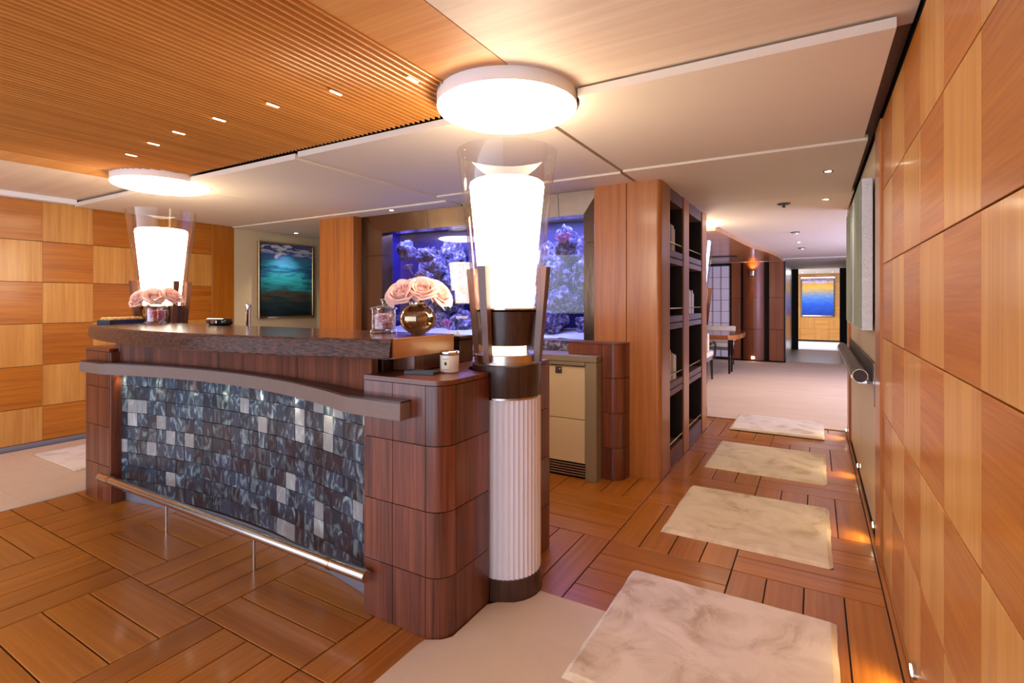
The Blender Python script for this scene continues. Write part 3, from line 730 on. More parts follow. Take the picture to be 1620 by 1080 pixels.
# ---- back counter with cooler door
bc = thing('back_bar_cabinet', (-2.2, 3.65, 0), 'taupe stone-framed cabinet with a cream cooler door under the aquarium', 'cabinet')
MB().box(-4.06, -1.35, 3.49, 3.83, .86, .905, .004).build('stone_top', 'stone', bc)
MB().box(-1.437, -1.35, 3.49, 3.83, 0, .858, .004).build('stone_post', 'stone', bc)
MB().box(-2.15, -1.44, 3.49, 3.53, .832, .858, .002).build('top_rail', 'stone', bc)
MB().box(-4.06, -1.44, 3.56, 3.83, .0, .855).build('carcass', 'black', bc)
for x0 in (-2.06, -2.68, -3.30):
    d = MB().box(x0, x0 + .612, 3.515, 3.55, .435, .824, .003).build('door', 'cream_door', bc)
    if x0 == -2.06: 
        l_ = MB().box(-1.685, -1.63, 3.508, 3.5155, .765, .815, .002).build('latch', 'steel', d)
        MB().tube([(-1.657, 3.5075, .79), (-1.657, 3.504, .79)], .012, 16).build('latch_button', 'chrome', l_)
    MB().box(x0, x0 + .612, 3.515, 3.55, .115, .430, .003).build('drawer_front', 'cream_door', bc)
    for k in range(5): MB().box(x0, x0 + .612, 3.515, 3.55, .018 + .019 * k, .028 + .019 * k, .001).build('vent_slat', 'steel', bc)
mb = MB().box(-4.06, -1.65, 3.80, 3.835, .906, .984)
tag(mb.build('backsplash', 'rock'), 'dark speckled strip between the cabinet top and the aquarium', 'backsplash')
# ---- rosewood corner cabinet
rc = thing('corner_cabinet', (-1.35, 3.68, 0), 'low glossy rosewood corner cabinet beside the teak pillar', 'cabinet')
def rc_path(off=0):
    r = .1 - off; cx, cy = -1.295, 3.70
    return [(-1.345, 3.60 + off)] + [(cx + r * math.sin(t * math.pi / 16), cy - r * math.cos(t * math.pi / 16)) for t in range(9)] + [(-1.195 - off, PY - .002)]
zz = [.0, .235, .488, .742, .985]
MB().prism(rc_path(.012) + [(-1.345, PY - .002)], 0, .985).build('core', 'black', rc)
for a, b in zip(zz, zz[1:]): MB().ribbon(rc_path(.011), a + .002, b - .002, .010).build('panel', 'roseZ', rc)
MB().box(-1.62, -1.346, 3.60, PY - .002, .906, .984, .003).build('raised_box', 'roseZ', rc)
MB().prism([(-1.62, 3.60)] + rc_path() + [(-1.62, PY - .002)], .9855, 1.0).build('top', 'roseX', rc)

# ================================================================== BOOKCASE
bk = thing('bookcase', (-1.1, 4.8, 0), 'tall two-bay bookcase with dark shelves and pale retaining rails', 'bookcase')
BX = -.965; D = .30
MB().box(BX - D, BX - D + .012, 4.005, 5.60, 0, 2.195).build('back_panel', 'dark_interior', bk)
posts = [(4.002, 4.045), (4.53, 4.74), (5.36, 5.60)]
for a, b in posts: MB().box(BX - D + .013, BX, a, b, 0, 2.195, .004).build('post', 'pillar', bk)
bays = [(4.046, 4.529), (4.741, 5.359)]
SHZ = [.12, .61, 1.132, 1.65]
for a, b in bays:
    MB().box(BX - D + .013, BX - .01, a, b, 0, .135, .002).build('plinth', 'shelf_wood', bk)
    MB().box(BX - D + .013, BX - .01, a, b, 2.09, 2.19, .002).build('head_board', 'shelf_wood', bk)
    MB().box(BX - D + .013, BX - .012, b - .006, b, .136, 2.089).build('side_lining', 'dark_interior', bk)
    b -= .0065
    for z in SHZ[1:]:
        MB().box(BX - D + .013, BX - .008, a, b, z + .004, z + .055, .002).build('shelf', 'shelf_wood', bk)
        MB().box(BX - D + .013, BX - .008, a, b, z - .05, z - .004, .002).build('shelf', 'shelf_wood', bk)
    for z in (.185, .725, 1.247, 1.765):
        MB().tube([(BX - .015, a + .001, z), (BX - .015, b - .001, z)], .006, 8).build('retaining_rail', 'brass', bk)
bcols = [lin(200, 190, 176), lin(140, 140, 132), lin(222, 214, 204), lin(170, 140, 118), lin(110, 104, 108), lin(186, 150, 120), lin(214, 196, 160)]
bmats = [plain('book_cover_%d' % i, c, .6, var=.1, vscale=20) for i, c in enumerate(bcols)]
pages = plain('book_pages', lin(232, 224, 206), .8)
def books(y0, z, n, label, group, hs):
    y = y0
    for i in range(n):
        th = rnd.uniform(.026, .044); h = hs * rnd.uniform(.82, 1.05) * (1 - .05 * i); dp = rnd.uniform(.19, .22)
        x1 = BX - .026
        o = thing('book', (x1 - dp / 2, y + th / 2, z), label % ('%s from the near end' % ['first', 'second', 'third', 'fourth', 'fifth', 'sixth', 'seventh', 'eighth'][i]), 'book', group)
        MB().box(x1 - dp, x1, y, y + th, z, z + h, .0015).build('cover', bmats[rnd.randrange(7)], o)
        MB().box(x1 - dp + .004, x1 - .004, y + .003, y + th - .003, z + h, z + h + .002).build('page_block', pages, o)
        y += th + .002
books(4.10, 1.706, 6, 'upright book on the top shelf of the near bay, %s', 'books on the top shelf', .27)
books(4.085, .666, 8, 'upright book on the third shelf of the near bay, %s', 'books on the third shelf', .29)
books(4.83, 1.188, 6, 'upright book on the second shelf of the far bay, %s', 'books on the second shelf', .27)

# ================================================================== BAR
BC = -2.77
bar = thing('reception_bar', (BC, 2.0, 0), 'curved reception bar of rosewood panels with a concave dark tiled front', 'bar')
XA, XB = -3.935, -1.63
def tower_poly(off, mirror):
    r = .085 - off
    pts = [(-1.63, 1.55 + off), (-1.300, 1.55 + off)] + [(-1.300 + r * math.sin(t * math.pi / 20), 1.635 - r * math.cos(t * math.pi / 20)) for t in range(1, 11)] + [(-1.215 - off, 1.87)]
    n = [( CX - .178 * math.cos(t), CY - .178 * math.sin(t)) for t in [math.pi * .5 - (math.pi) * i / 16 for i in range(17)]]
    pts += [q for q in n if q[0] < -1.215 - off]
    pts += [(-1.215 - off, CY + .18), (-1.215 - off, 2.46), (-1.63, 2.46)]
    return [(2 * BC - x, y) for x, y in pts] if mirror else pts
zz = [0, .235, .488, .742, .975]
for mir in (False, True):
    mx = (lambda x: 2 * BC - x) if mir else (lambda x: x)
    MB().prism(tower_poly(.012, mir), 0, .975).build('core', 'black', bar)
    runs = [[(-1.63, 1.561), (-1.472, 1.561)], [(-1.469, 1.561), (-1.301, 1.561)],
            [(-1.299 + .074 * math.sin(t * math.pi / 16), 1.635 - .074 * math.cos(t * math.pi / 16)) for t in range(9)],
            [(-1.225, 1.637), (-1.225, 1.872)], [(-1.225, 2.21), (-1.225, 2.46)]]
    for a, b in zip(zz, zz[1:]):
        for run in runs:
            pp = [(mx(x), y) for x, y in run]
            MB().ribbon(pp, a + .0018, b - .0018, -.010 if mir else .010).build('panel', 'roseZ', bar)
    MB().prism(tower_poly(0, mir), .9765, .995).build('counter_ledge', 'roseX', bar)
MB().box(2 * BC + 1.6302, 2 * BC + 1.642, 1.552, 1.66, 0, .975, .002).build('return_panel', 'roseZ', bar)
MB().box(2 * BC + 1.63, -1.63, 1.98, 2.46, .955, .985, .003).build('work_surface', 'slab', bar)
MB().box(2 * BC + 1.63, -1.63, 2.42, 2.45, 0, .955).build('back_panel', 'roseZ', bar)
def tile_y(x, y0=1.615, sag=.145):
    h = (XB - XA) / 2; xm = (XA + XB) / 2
    return y0 + sag * (1 - ((x - xm) / h) ** 2)
NT = 27
# equal arc-length stations of the tiled front
fx = [XA + (XB - XA) * i / 800 for i in range(801)]
ss = [0]
for a, b in zip(fx, fx[1:]): ss.append(ss[-1] + math.hypot(b - a, tile_y(b) - tile_y(a)))
def station(s):
    s = max(0, min(ss[-1], s)); k = max(i for i in range(len(ss)) if ss[i] <= s + 1e-9); k = min(k, 799)
    t = (s - ss[k]) / (ss[k + 1] - ss[k]); x = fx[k] + (fx[k + 1] - fx[k]) * t
    return x, tile_y(x)
back = [(x, tile_y(x) + .012) for x in fx[::20]]
tf = MB().ribbon(back, .058, .92, -.02).build('tiled_front', 'joint', bar)
def tile_mat(name, dark, streak, amt, sc):
    m, n, l, p = new_mat(name)
    tc = N(n, 'ShaderNodeTexCoord'); oi = N(n, 'ShaderNodeObjectInfo')
    cm = N(n, 'ShaderNodeCombineXYZ'); ml = N(n, 'ShaderNodeMath', operation='MULTIPLY'); ml.inputs[1].default_value = 50
    l.new(oi.outputs['Random'], ml.inputs[0])
    for i in range(3): l.new(ml.outputs[0], cm.inputs[i])
    ad = N(n, 'ShaderNodeVectorMath', operation='ADD'); l.new(tc.outputs['Object'], ad.inputs[0]); l.new(cm.outputs[0], ad.inputs[1])
    mp = N(n, 'ShaderNodeMapping'); mp.inputs['Scale'].default_value = (sc, sc, sc * .55); l.new(ad.outputs[0], mp.inputs[0])
    t = N(n, 'ShaderNodeTexNoise'); t.inputs['Scale'].default_value = 1; t.inputs['Detail'].default_value = 5; t.inputs['Distortion'].default_value = 1.5
    l.new(mp.outputs[0], t.inputs[0])
    cr = N(n, 'ShaderNodeValToRGB'); e = cr.color_ramp.elements
    e[0].position = .50; e[0].color = dark; e[1].position = .76; e[1].color = streak
    l.new(t.outputs[0], cr.inputs[0])
    hs = N(n, 'ShaderNodeHueSaturation'); mr = N(n, 'ShaderNodeMapRange'); mr.inputs[3].default_value = 1 - amt; mr.inputs[4].default_value = 1 + amt
    l.new(oi.outputs['Random'], mr.inputs[0]); l.new(mr.outputs[0], hs.inputs['Value']); l.new(cr.outputs[0], hs.inputs['Color']); l.new(hs.outputs[0], p.inputs['Base Color'])
    p.inputs['Roughness'].default_value = .28; p.inputs['Coat Weight'].default_value = .3
    b = N(n, 'ShaderNodeBump'); b.inputs['Strength'].default_value = .25; b.inputs['Distance'].default_value = .004; l.new(t.outputs[0], b.inputs['Height']); l.new(b.outputs[0], p.inputs['Normal'])
    return m
M['tile_dark'] = tile_mat('dark_patina_tile', lin(50, 59, 74), lin(156, 178, 182), .4, 20)
M['tile_brown'] = tile_mat('brown_patina_tile', lin(50, 46, 54), lin(120, 138, 142), .3, 16)
M['tile_light'] = tile_mat('silvered_tile', lin(150, 150, 150), lin(190, 194, 190), .15, 20)
ROWS, ZT0, ZT1 = 9, .062, .842
tw = ss[-1] / NT; thh = (ZT1 - ZT0) / ROWS
tme = {k: MB().box(-tw / 2 + .0012, tw / 2 - .0012, -.006, .006, -thh / 2 + .0012, thh / 2 - .0012, .0015).mesh('tile', k) for k in ('tile_dark', 'tile_brown', 'tile_light')}
tr = random.Random(11)
for c in range(NT):
    x, y = station(tw * (c + .5)); xa, ya = station(tw * c); xb, yb = station(tw * (c + 1))
    an = math.atan2(yb - ya, xb - xa)
    for r in range(ROWS):
        q = tr.random(); k = 'tile_light' if q < .10 else ('tile_brown' if q < .38 else 'tile_dark')
        o = link('tile', tme[k], tf, Vector((x, y, ZT0 + thh * (r + .5))) - wloc(tf))
        o.location += Vector((math.sin(an), -math.cos(an), 0)) * (.004 + tr.uniform(-.0015, .0015))
        o.rotation_euler = (tr.uniform(-.012, .012), 0, an + tr.uniform(-.012, .012))
# toe kick and fascia follow the same curve
MB().ribbon([(x, tile_y(x, 1.63, .11)) for x in fx[::20]], 0, .0575, -.01).build('toe_kick', 'kick', bar)
fpts = [(x, tile_y(x, 1.595, .13)) for x in fx[::20]]
MB().ribbon(fpts, .905, 1.068, -.03).build('fascia', 'roseZ', bar)
# leather band
BA, BB, BY = -4.17, -1.372, 1.488
def band_y(x):
    h = (XB - .09 - XA) / 2; xm = (XA + XB) / 2
    return BY + (.175 * (1 - ((x - xm) / h) ** 2) if abs(x - xm) < h else 0)
bp = [BA, -3.9] + [XA + .045 + (XB - XA - .09) * i / 40 for i in range(41)] + [BB]
bp = sorted(bp)
fr = [(x, band_y(x)) for x in bp]
bk_ = [(x, (1.548 if (x < XA or x > XB) else tile_y(x, 1.593, .13) )) for x in sorted(bp + [XA - .001, XA + .001, XB - .001, XB + .001])]
MB().prism(fr + bk_[::-1], .842, .908).build('leather_band', 'band', bar)
MB().prism([(x, y + .003) for x, y in fr] + bk_[::-1], .9085, .915).build('band_cap', 'dark_wood', bar)
# recessed support blocks under the slab
MB().box(-1.628, -1.50, 1.72, 1.95, .996, 1.068, .003).build('support_block', 'roseZ', bar)
MB().box(-1.75, -1.632, 1.66, 1.95, .99, 1.068, .003).build('support_block', 'dark_wood', bar)
MB().box(-4.10, -3.93, 1.66, 1.95, .996, 1.068, .003).build('support_block', 'roseZ', bar)
MB().box(-3.92, -1.76, 1.90, 1.96, .955, 1.068, .003).build('slab_rail', 'roseZ', bar)
# LED pucks under the band
for i in range(8):
    s_ = .06 + (ss[-1] - .12) * i / 7; x, y = station(s_)
    pk = MB().lathe([(.012, .8415), (.012, .838)], 12, (x, y - .035)).build('led_puck', 'led', bar)
    add_light('band_led', 'SPOT', (x, y - .04, .834), 1.5, (1, .86, .58), (R(14), 0, 0), .012, R(75), .8)

# slab top
sl = thing('countertop_slab', (BC, 1.7, 1.07), 'thick dark walnut countertop slab with rough live edge along the bar', 'countertop')
SX0, SX1 = -4.14, -1.458
edge = arc_pts(SX0, SX1, 1.53, -.20, 60)
MB().prism([(x, y + .012) for x, y in edge] + [(SX1, 1.94), (SX0, 1.94)], 1.07, 1.15).build('slab_body', 'slab', sl)
M['live'] = live_mat()
mb = MB(); nu, nv = 620, 18; gridv = []
for i in range(nu + 1):
    t = i / nu * 60; k = min(int(t), 59); u = t - k
    x = edge[k][0] * (1 - u) + edge[k + 1][0] * u; y = edge[k][1] * (1 - u) + edge[k + 1][1] * u
    rowv = []
    for j in range(nv + 1):
        z = 1.0695 + .081 * j / nv
        env = min(1, 12 * j / nv, 12 * (1 - j / nv))
        d = .0018 * noise.noise(Vector((x * 6, z * 30, 1))) + .0012 * noise.noise(Vector((x * 30, z * 200, 3)))
        rowv.append(mb.bm.verts.new((x, y + .004 - .004 * env - d * env - .012 * (1 - j / nv), z)))
    gridv.append(rowv)
for i in range(nu):
    for j in range(nv): mb._cap([gridv[i][j], gridv[i + 1][j], gridv[i + 1][j + 1], gridv[i][j + 1]])
mb.build('live_edge', 'live', sl)
MB().box(SX1 - .004, SX1 + .004, 1.54, 1.94, 1.0695, 1.1505, .001).build('sawn_end', 'slab_end', sl)

# foot rail
fr_ = thing('foot_rail', (BC, 1.515, 0), 'polished metal foot rail on slim posts along the bar front', 'rail')
RY, RZ = 1.512, .182
MB().tube([(-3.80, RY, RZ), (-1.80, RY, RZ)], .0235, 24).build('rail_tube', 'pale_metal', fr_)
for a, b in ((-3.94, -3.82), (-1.78, -1.575)): MB().tube([(a, RY, RZ), (b, RY, RZ)], .0245, 24).build('end_tube', 'pale_metal', fr_)
for a in (-3.82, -1.80): MB().tube([(a, RY, RZ), (a + .02, RY, RZ)], .027, 24).build('collar', 'brass', fr_)
for x in (-3.15, -2.34):
    MB().tube([(x, RY + .01, 0), (x, RY + .01, RZ - .02)], .008, 12).build('post', 'steel', fr_)
for x in (-3.90, -1.62): MB().tube([(x, RY, RZ), (x, 1.549, RZ)], .012, 12).build('wall_stub', 'steel', fr_)

# ================================================================== COLUMN LAMPS
def column_lamp(x, y, label):
    t = thing('column_lamp', (x, y, 0), label, 'floor lamp', 'column lamps with flared glass')
    c = (x, y)
    MB().lathe([(.162, 0), (.162, .092), (.158, .096)], 64, c).build('base_ring', 'dark_wood', t)
    mb = MB(); n = 44; pts = []
    for i in range(n * 4):
        a = 2 * math.pi * i / (n * 4); rr_ = .156 - .0045 * abs(math.sin(a * n / 2)); pts.append((x + rr_ * math.cos(a), y + rr_ * math.sin(a)))
    mb.prism(pts, .096, .872).build('fluted_shaft', 'flute', t)
    MB().lathe([(.158, .872), (.158, .88)], 64, c).build('shaft_ring', 'steel', t)
    MB().lathe([(.158, .88), (.160, .884), (.160, 1.018), (.155, 1.022)], 64, c).build('wood_collar', 'dark_wood', t)
    MB().lathe([(.145, 1.022), (.145, 1.03), (.150, 1.032), (.150, 1.062), (.146, 1.065)], 64, c).build('steel_ring', 'steel', t)
    MB().lathe([(.09, 1.065), (.09, 1.10)], 40, c).build('light_gap', 'gap_glow', t)
    MB().lathe([(.10, 1.10), (.130, 1.105), (.148, 1.255), (.13, 1.262)], 64, c).build('wood_cup', 'dark_wood', t)
    MB().lathe([(.13, 1.262), (.150, 1.264), (.150, 1.272), (.13, 1.274)], 64, c).build('glass_seat', 'brass', t)
    MB().lathe([(.148, 1.274), (.170, 1.45), (.196, 1.70), (.231, 1.985), (.2285, 1.985), (.193, 1.70), (.167, 1.45), (.145, 1.276)], 72, c, caps=False).build('flared_glass', 'lamp_glass', t)
    mb = MB(); prof = [(.118, 1.278), (.122, 1.30), (.150, 1.60), (.168, 1.79), (.172, 1.825), (.169, 1.842), (.158, 1.850), (.11, 1.842), (.05, 1.832), (.004, 1.830)]
    mb.lathe(prof, 56, c).build('diffuser', 'diffuser', t)
    for k in range(4):
        a = k * math.pi / 2; dx, dy = math.cos(a), math.sin(a)
        MB().beam((x + dx * .158, y + dy * .158, 1.034), (x + dx * .196, y + dy * .196, 1.455), .028, .030, .040, .036, side=(-dy, dx, 0)).build('prong', 'prong', t)
column_lamp(*LAMPS[0], 'tall white fluted column lamp with flared glass at the near bar end')
column_lamp(*LAMPS[1], 'column lamp with flared glass at the far left bar end, behind flowers')
column_lamp(LAMPS[2][0], LAMPS[2][1], 'column lamp with flared glass half hidden behind the bookcase')

# ================================================================== THINGS ON THE BAR
ZS = 1.1505
def candy_jar(x, y, label, clabel, cols, s=1.0):
    t = thing('candy_jar', (x, y, ZS), label, 'jar', 'lidded glass candy jars')
    z = ZS; c = (x, y)
    MB().lathe([(.062 * s, z), (.066 * s, z + .004), (.064 * s, z + .012), (.057 * s, z + .018), (.057 * s, z + .108), (.059 * s, z + .112), (.0565 * s, z + .112), (.0545 * s, z + .106), (.0545 * s, z + .020), (.01, z + .016)], 40, c).build('jar_body', 'jar_glass', t)
    lid = MB().lathe([(.064 * s, z + .113), (.066 * s, z + .117), (.060 * s, z + .122), (.03 * s, z + .130), (.012 * s, z + .134)], 40, c).build('lid', 'jar_glass', t)
    MB().lathe([(.007, z + .134), (.008, z + .140), (.014, z + .147), (.0155, z + .155), (.012, z + .162), (.004, z + .165)], 24, c).build('knob', 'jar_glass', lid)
    q = random.Random(int(x * 100)); mb = MB()
    for i in range(190):
        a = q.uniform(0, 6.28); r = .048 * s * math.sqrt(q.random()); zz_ = z + .024 + q.random() * .066
        mb.ball((x + r * math.cos(a), y + r * math.sin(a), zz_), .0065, (1.35, .85, .85), 7, 5, Matrix.Rotation(q.uniform(0, 3), 4, 'Z') @ Matrix.Rotation(q.uniform(0, 3), 4, 'X'))
    m, n, l, p = new_mat('candy_' + label[:4])
    g = N(n, 'ShaderNodeNewGeometry'); cr = N(n, 'ShaderNodeValToRGB'); cr.color_ramp.interpolation = 'CONSTANT'
    cr.color_ramp.elements[0].color = cols[0]; cr.color_ramp.elements[1].position = .4; cr.color_ramp.elements[1].color = cols[1]
    e = cr.color_ramp.elements.new(.72); e.color = cols[2]
    l.new(g.outputs['Random Per Island'], cr.inputs[0]); l.new(cr.outputs[0], p.inputs['Base Color']); p.inputs['Roughness'].default_value = .35
    tag(mb.build('candies', m), clabel, 'candy', kind='stuff')
candy_jar(-1.80, 1.84, 'lidded glass jar of pale pink candies beside the amber vase', 'pale pink and white candies heaped in the near glass jar', (lin(238, 190, 196), lin(248, 232, 232), lin(224, 150, 164)))
candy_jar(-3.81, 1.77, 'lidded glass jar of red candies in front of the far vase', 'red and pink candies heaped in the far glass jar', (lin(220, 70, 84), lin(240, 140, 140), lin(186, 40, 60)))

# roses
def petal_mesh(rb, rm, rt, h, w, lip):
    """one petal of a cupped rose: a patch of a bulb-shaped surface with a rolled lip"""
    mb = MB(); nu, nv = 8, 8; g = []
    for j in range(nv + 1):
        v = j / nv; row = []
        if v < .6: r = rb + (rm - rb) * math.sin(v / .6 * math.pi / 2)
        else: r = rm + (rt - rm) * ((v - .6) / .4) ** 1.5
        if v > .86: r += lip * (v - .86) / .14
        for i in range(nu + 1):
            u = i / nu * 2 - 1
            th = u * w * (.55 + .45 * math.sin(min(1, v * 1.6) * math.pi / 2))
            z = h * v * (1 - .20 * abs(u) ** 3) - (.35 * lip * ((v - .86) / .14) if v > .86 else 0)
            rr_ = r * (1 + .05 * u + .02 * math.sin(3 * u + 5 * v))
            row.append(mb.bm.verts.new((rr_ * math.sin(th), -rr_ * math.cos(th), z)))
        g.append(row)
    for j in range(nv):
        for i in range(nu): mb._cap([g[j][i], g[j][i + 1], g[j + 1][i + 1], g[j + 1][i]])
    return mb.mesh('petal', 'petal')
# base, belly and rim radius, height, half angle, lip, count
LAY = [(.003, .006, .004, .044, 1.6, .000, 2), (.005, .012, .009, .047, 1.25, .002, 3), (.007, .018, .016, .049, 1.1, .004, 3), (.009, .025, .024, .049, .95, .006, 4),
       (.010, .032, .032, .047, .85, .009, 5), (.011, .039, .040, .042, .75, .012, 5), (.011, .045, .047, .034, .68, .014, 6)]
PM = [petal_mesh(*q[:6]) for q in LAY]
def rose(c, tilt, az, s, foot, label, group, seed):
    t = thing('rose', c, label, 'rose', group); q = random.Random(seed)
    rot = Matrix.Rotation(az, 4, 'Z') @ Matrix.Rotation(tilt, 4, 'X')
    for k, lay in enumerate(LAY):
        n = lay[6]
        for i in range(n):
            an = 2 * math.pi * i / n + k * 1.1 + q.uniform(-.12, .12)
            o = link('petal', PM[k], t)
            o.matrix_local = rot @ Matrix.Rotation(an, 4, 'Z') @ Matrix.Rotation(R(q.uniform(-7, 7) * k / 6), 4, 'X') @ Matrix.Rotation(R(q.uniform(-8, 8) * k / 6), 4, 'Y') @ Matrix.Scale(s * q.uniform(.92, 1.07), 4)
    MB().ball((0, 0, 0), .012 * s, (1, 1, .7), 12, 8).build('calyx', 'leaf', None).parent = t
    f = Vector(foot) - Vector(c); dd = rot @ Vector((0, 0, -.03))
    st = MB().tube([(0, 0, 0), tuple(dd), tuple(dd * .4 + f * .6), tuple(f)], .003, 6).build('stem', 'leaf', None); st.parent = t
def vase(x, y, s, label):
    t = thing('rose_vase', (x, y, ZS), label, 'vase', 'round amber glass rose vases'); z = ZS; rr_ = .081 * s; h = .072 * s
    prof = [(.030 * s, z)] + [(rr_ * math.sin(a), z + h - h * math.cos(a) * 1.0) for a in [R(24 + 8 * i) for i in range(16)]]
    prof = [(r, zz_) for r, zz_ in prof]; zt = prof[-1][1]; rt = .036 * s
    prof += [(rt, zt + .004), (rt, zt + .014 * s), (rt + .003, zt + .017 * s)]
    MB().lathe(prof, 48, (x, y)).build('vase_globe', 'vase_glass', t)
    bm_ = t.children[0].data
    MB().lathe([(rt + .001, zt + .006), (rt + .004, zt + .009), (rt + .004, zt + .016 * s), (rt + .001, zt + .018 * s)], 40, (x, y), caps=False).build('neck_ring', 'chrome', t)
    return zt + .018 * s
vx, vy = -1.564, 1.815
zt = vase(vx, vy, 1, 'round amber mirrored vase of pink roses at the near slab end')
def off(dr, df, dz):   # offsets: to the right of the view, away from the view
    return (vx + dr * .862 - df * .5065, vy + dr * .5065 + df * .862, zt + dz)
g = 'pink roses in the near amber vase'
VA = math.atan2(.5065, .862)
rose(off(-.055, -.03, .022), R(50), VA - .45, 1.32, (vx - .01, vy, zt - .06), 'left pale pink rose in the near vase, facing the camera', g, 1)
rose(off(.025, -.025, .03), R(42), VA + .1, 1.32, (vx, vy - .01, zt - .06), 'middle pale pink rose in the near vase', g, 2)
rose(off(.075, .015, .018), R(58), VA + 1.0, 1.25, (vx + .01, vy, zt - .06), 'right pale pink rose in the near vase, turned to the lamp', g, 3)
rose(off(-.005, .05, .028), R(-30), VA, 1.2, (vx, vy + .01, zt - .06), 'back pale pink rose in the near vase', g, 4)
vx, vy = -4.045, 1.885
zt = vase(vx, vy, 1.0, 'round amber mirrored vase of pink roses at the far slab end')
VA = R(64)
def off2(dr, df, dz): return (vx + dr * math.cos(VA) - df * math.sin(VA), vy + dr * math.sin(VA) + df * math.cos(VA), zt + dz)
g = 'pink roses in the far amber vase'
rose(off2(-.085, 0, .008), R(58), VA - 1.0, 1.15, (vx, vy, zt - .06), 'left pink rose in the far vase', g, 5)
rose(off2(-.012, -.035, .014), R(48), VA, 1.3, (vx, vy + .01, zt - .06), 'middle pink rose in the far vase', g, 6)
rose(off2(.08, -.01, .016), R(42), VA + .7, 1.3, (vx, vy - .01, zt - .06), 'right pink rose in the far vase', g, 7)

# snack tray
tx, ty, ta = -4.03, 1.655, R(22)
tr_ = thing('snack_tray', (-4.055, 1.66, ZS), 'small dark grey tray of golden bites at the left slab tip', 'tray')
def tl(u, v):  # along the tray, across it
    return (-4.055 + u * math.cos(R(105)) - v * math.sin(R(105)), 1.66 + u * math.sin(R(105)) + v * math.cos(R(105)))
def tb(u0, u1, v0, v1, z0, z1, name, mat):
    MB().prism([tl(u0, v0), tl(u1, v0), tl(u1, v1), tl(u0, v1)], z0, z1).build(name, mat, tr_)
tb(-.10, .155, -.055, .055, ZS, ZS + .005, 'tray_floor', 'grey_metal')
tb(-.10, .155, -.055, -.051, ZS + .005, ZS + .028, 'tray_side', 'grey_metal'); tb(-.10, .155, .051, .055, ZS + .005, ZS + .028, 'tray_side', 'grey_metal')
tb(-.10, -.096, -.051, .051, ZS + .005, ZS + .028, 'tray_side', 'grey_metal'); tb(.151, .155, -.051, .051, ZS + .005, ZS + .028, 'tray_side', 'grey_metal')
for i in range(6):
    for j in range(3):
        u, v = -.075 + .041 * i, -.034 + .034 * j; X, Y = tl(u, v)
        o = MB().ball((0, 0, 0), .0165, (1, 1, .9), 14, 10).build('golden_bite', 'cookie')
        o.location = (X, Y, ZS + .005 + .0147 + .012)
        tag(o, 'golden bite in the dark snack tray, %s of the %s row' % (['first', 'second', 'third', 'fourth', 'fifth', 'last'][i], ['left', 'middle', 'right'][2 - j]), 'snack', 'golden bites in the snack tray')
        MB().lathe([(.010, ZS + .005), (.015, ZS + .019)], 12, (X, Y)).build('paper_cup', 'paper', o)

# black case and tap
bc_ = thing('leather_case', (-3.28, 1.90, ZS), 'black padded case lying at the back of the countertop slab', 'case')
MB().box(-3.385, -3.185, 1.862, 1.935, ZS, ZS + .045, .018, 4).build('case_body', 'black_gloss', bc_)
MB().box(-3.31, -3.25, 1.857, 1.8625, ZS + .012, ZS + .030, .002).build('clasp', 'chrome', bc_)
tp = thing('bar_tap', (-3.37, 2.15, .985), 'chrome bar tap standing behind the countertop slab', 'tap')
MB().lathe([(.026, .985), (.026, .995), (.017, 1.0), (.016, 1.23), (.018, 1.235), (.018, 1.275), (.012, 1.283)], 24, (-3.37, 2.15)).build('tap_body', 'chrome', tp)
MB().tube([(-3.37, 2.15, 1.24), (-3.42, 2.18, 1.25), (-3.46, 2.20, 1.24), (-3.465, 2.203, 1.22)], .010, 12).build('spout', 'chrome', tp)
MB().tube([(-3.37, 2.15, 1.28), (-3.36, 2.13, 1.288)], .005, 8).build('lever', 'chrome', tp)

# candle, coaster, box, card
ZC = .9955
cd = thing('scented_candle', (-1.365, 1.79, ZC), 'small white candle in frosted glass with silver lid at the bar end', 'candle')
cxy = (-1.365, 1.79)
MB().lathe([(.036, ZC), (.040, ZC + .004), (.0415, ZC + .075), (.039, ZC + .076)], 40, cxy).build('candle_glass', 'candle_glass', cd)
MB().lathe([(.0425, ZC + .0765), (.0435, ZC + .079), (.0435, ZC + .090), (.041, ZC + .092), (.036, ZC + .090)], 40, cxy).build('lid', 'chrome', cd)
# paper label on the side facing the bar front
def cyl_patch(r, a0, a1, z0, z1, c, n=8):
    return [(c[0] + r * math.cos(a0 + (a1 - a0) * i / n), c[1] + r * math.sin(a0 + (a1 - a0) * i / n)) for i in range(n + 1)]
fa = math.atan2(-1.79, 1.365) - .42
lb = MB().ribbon(cyl_patch(.0414, fa - .42, fa + .42, 0, 0, cxy), ZC + .014, ZC + .062, .0006).build('paper_label', 'paper', cd)
MB().ribbon(cyl_patch(.0421, fa - .12, fa + .12, 0, 0, cxy), ZC + .034, ZC + .047, .0006).build('label_emblem', 'ink', lb)
MB().ribbon(cyl_patch(.0421, fa - .34, fa + .34, 0, 0, cxy), ZC + .0600, ZC + .0612, .0005).build('label_border', 'ink', lb)
MB().ribbon(cyl_patch(.0421, fa - .34, fa + .34, 0, 0, cxy), ZC + .0152, ZC + .0164, .0005).build('label_border', 'ink', lb)
cb = thing('matchbox', (-1.43, 1.69, ZC), 'flat dark blue-grey box lying in front of the candle', 'box')
ca = R(12)
def rect(cx, cy, w_, d_, a): return [(cx + sx * w_ / 2 * math.cos(a) - sy * d_ / 2 * math.sin(a), cy + sx * w_ / 2 * math.sin(a) + sy * d_ / 2 * math.cos(a)) for sx, sy in ((-1, -1), (1, -1), (1, 1), (-1, 1))]
M['bluegrey'] = plain('blue_grey_card', lin(52, 58, 68), .45)
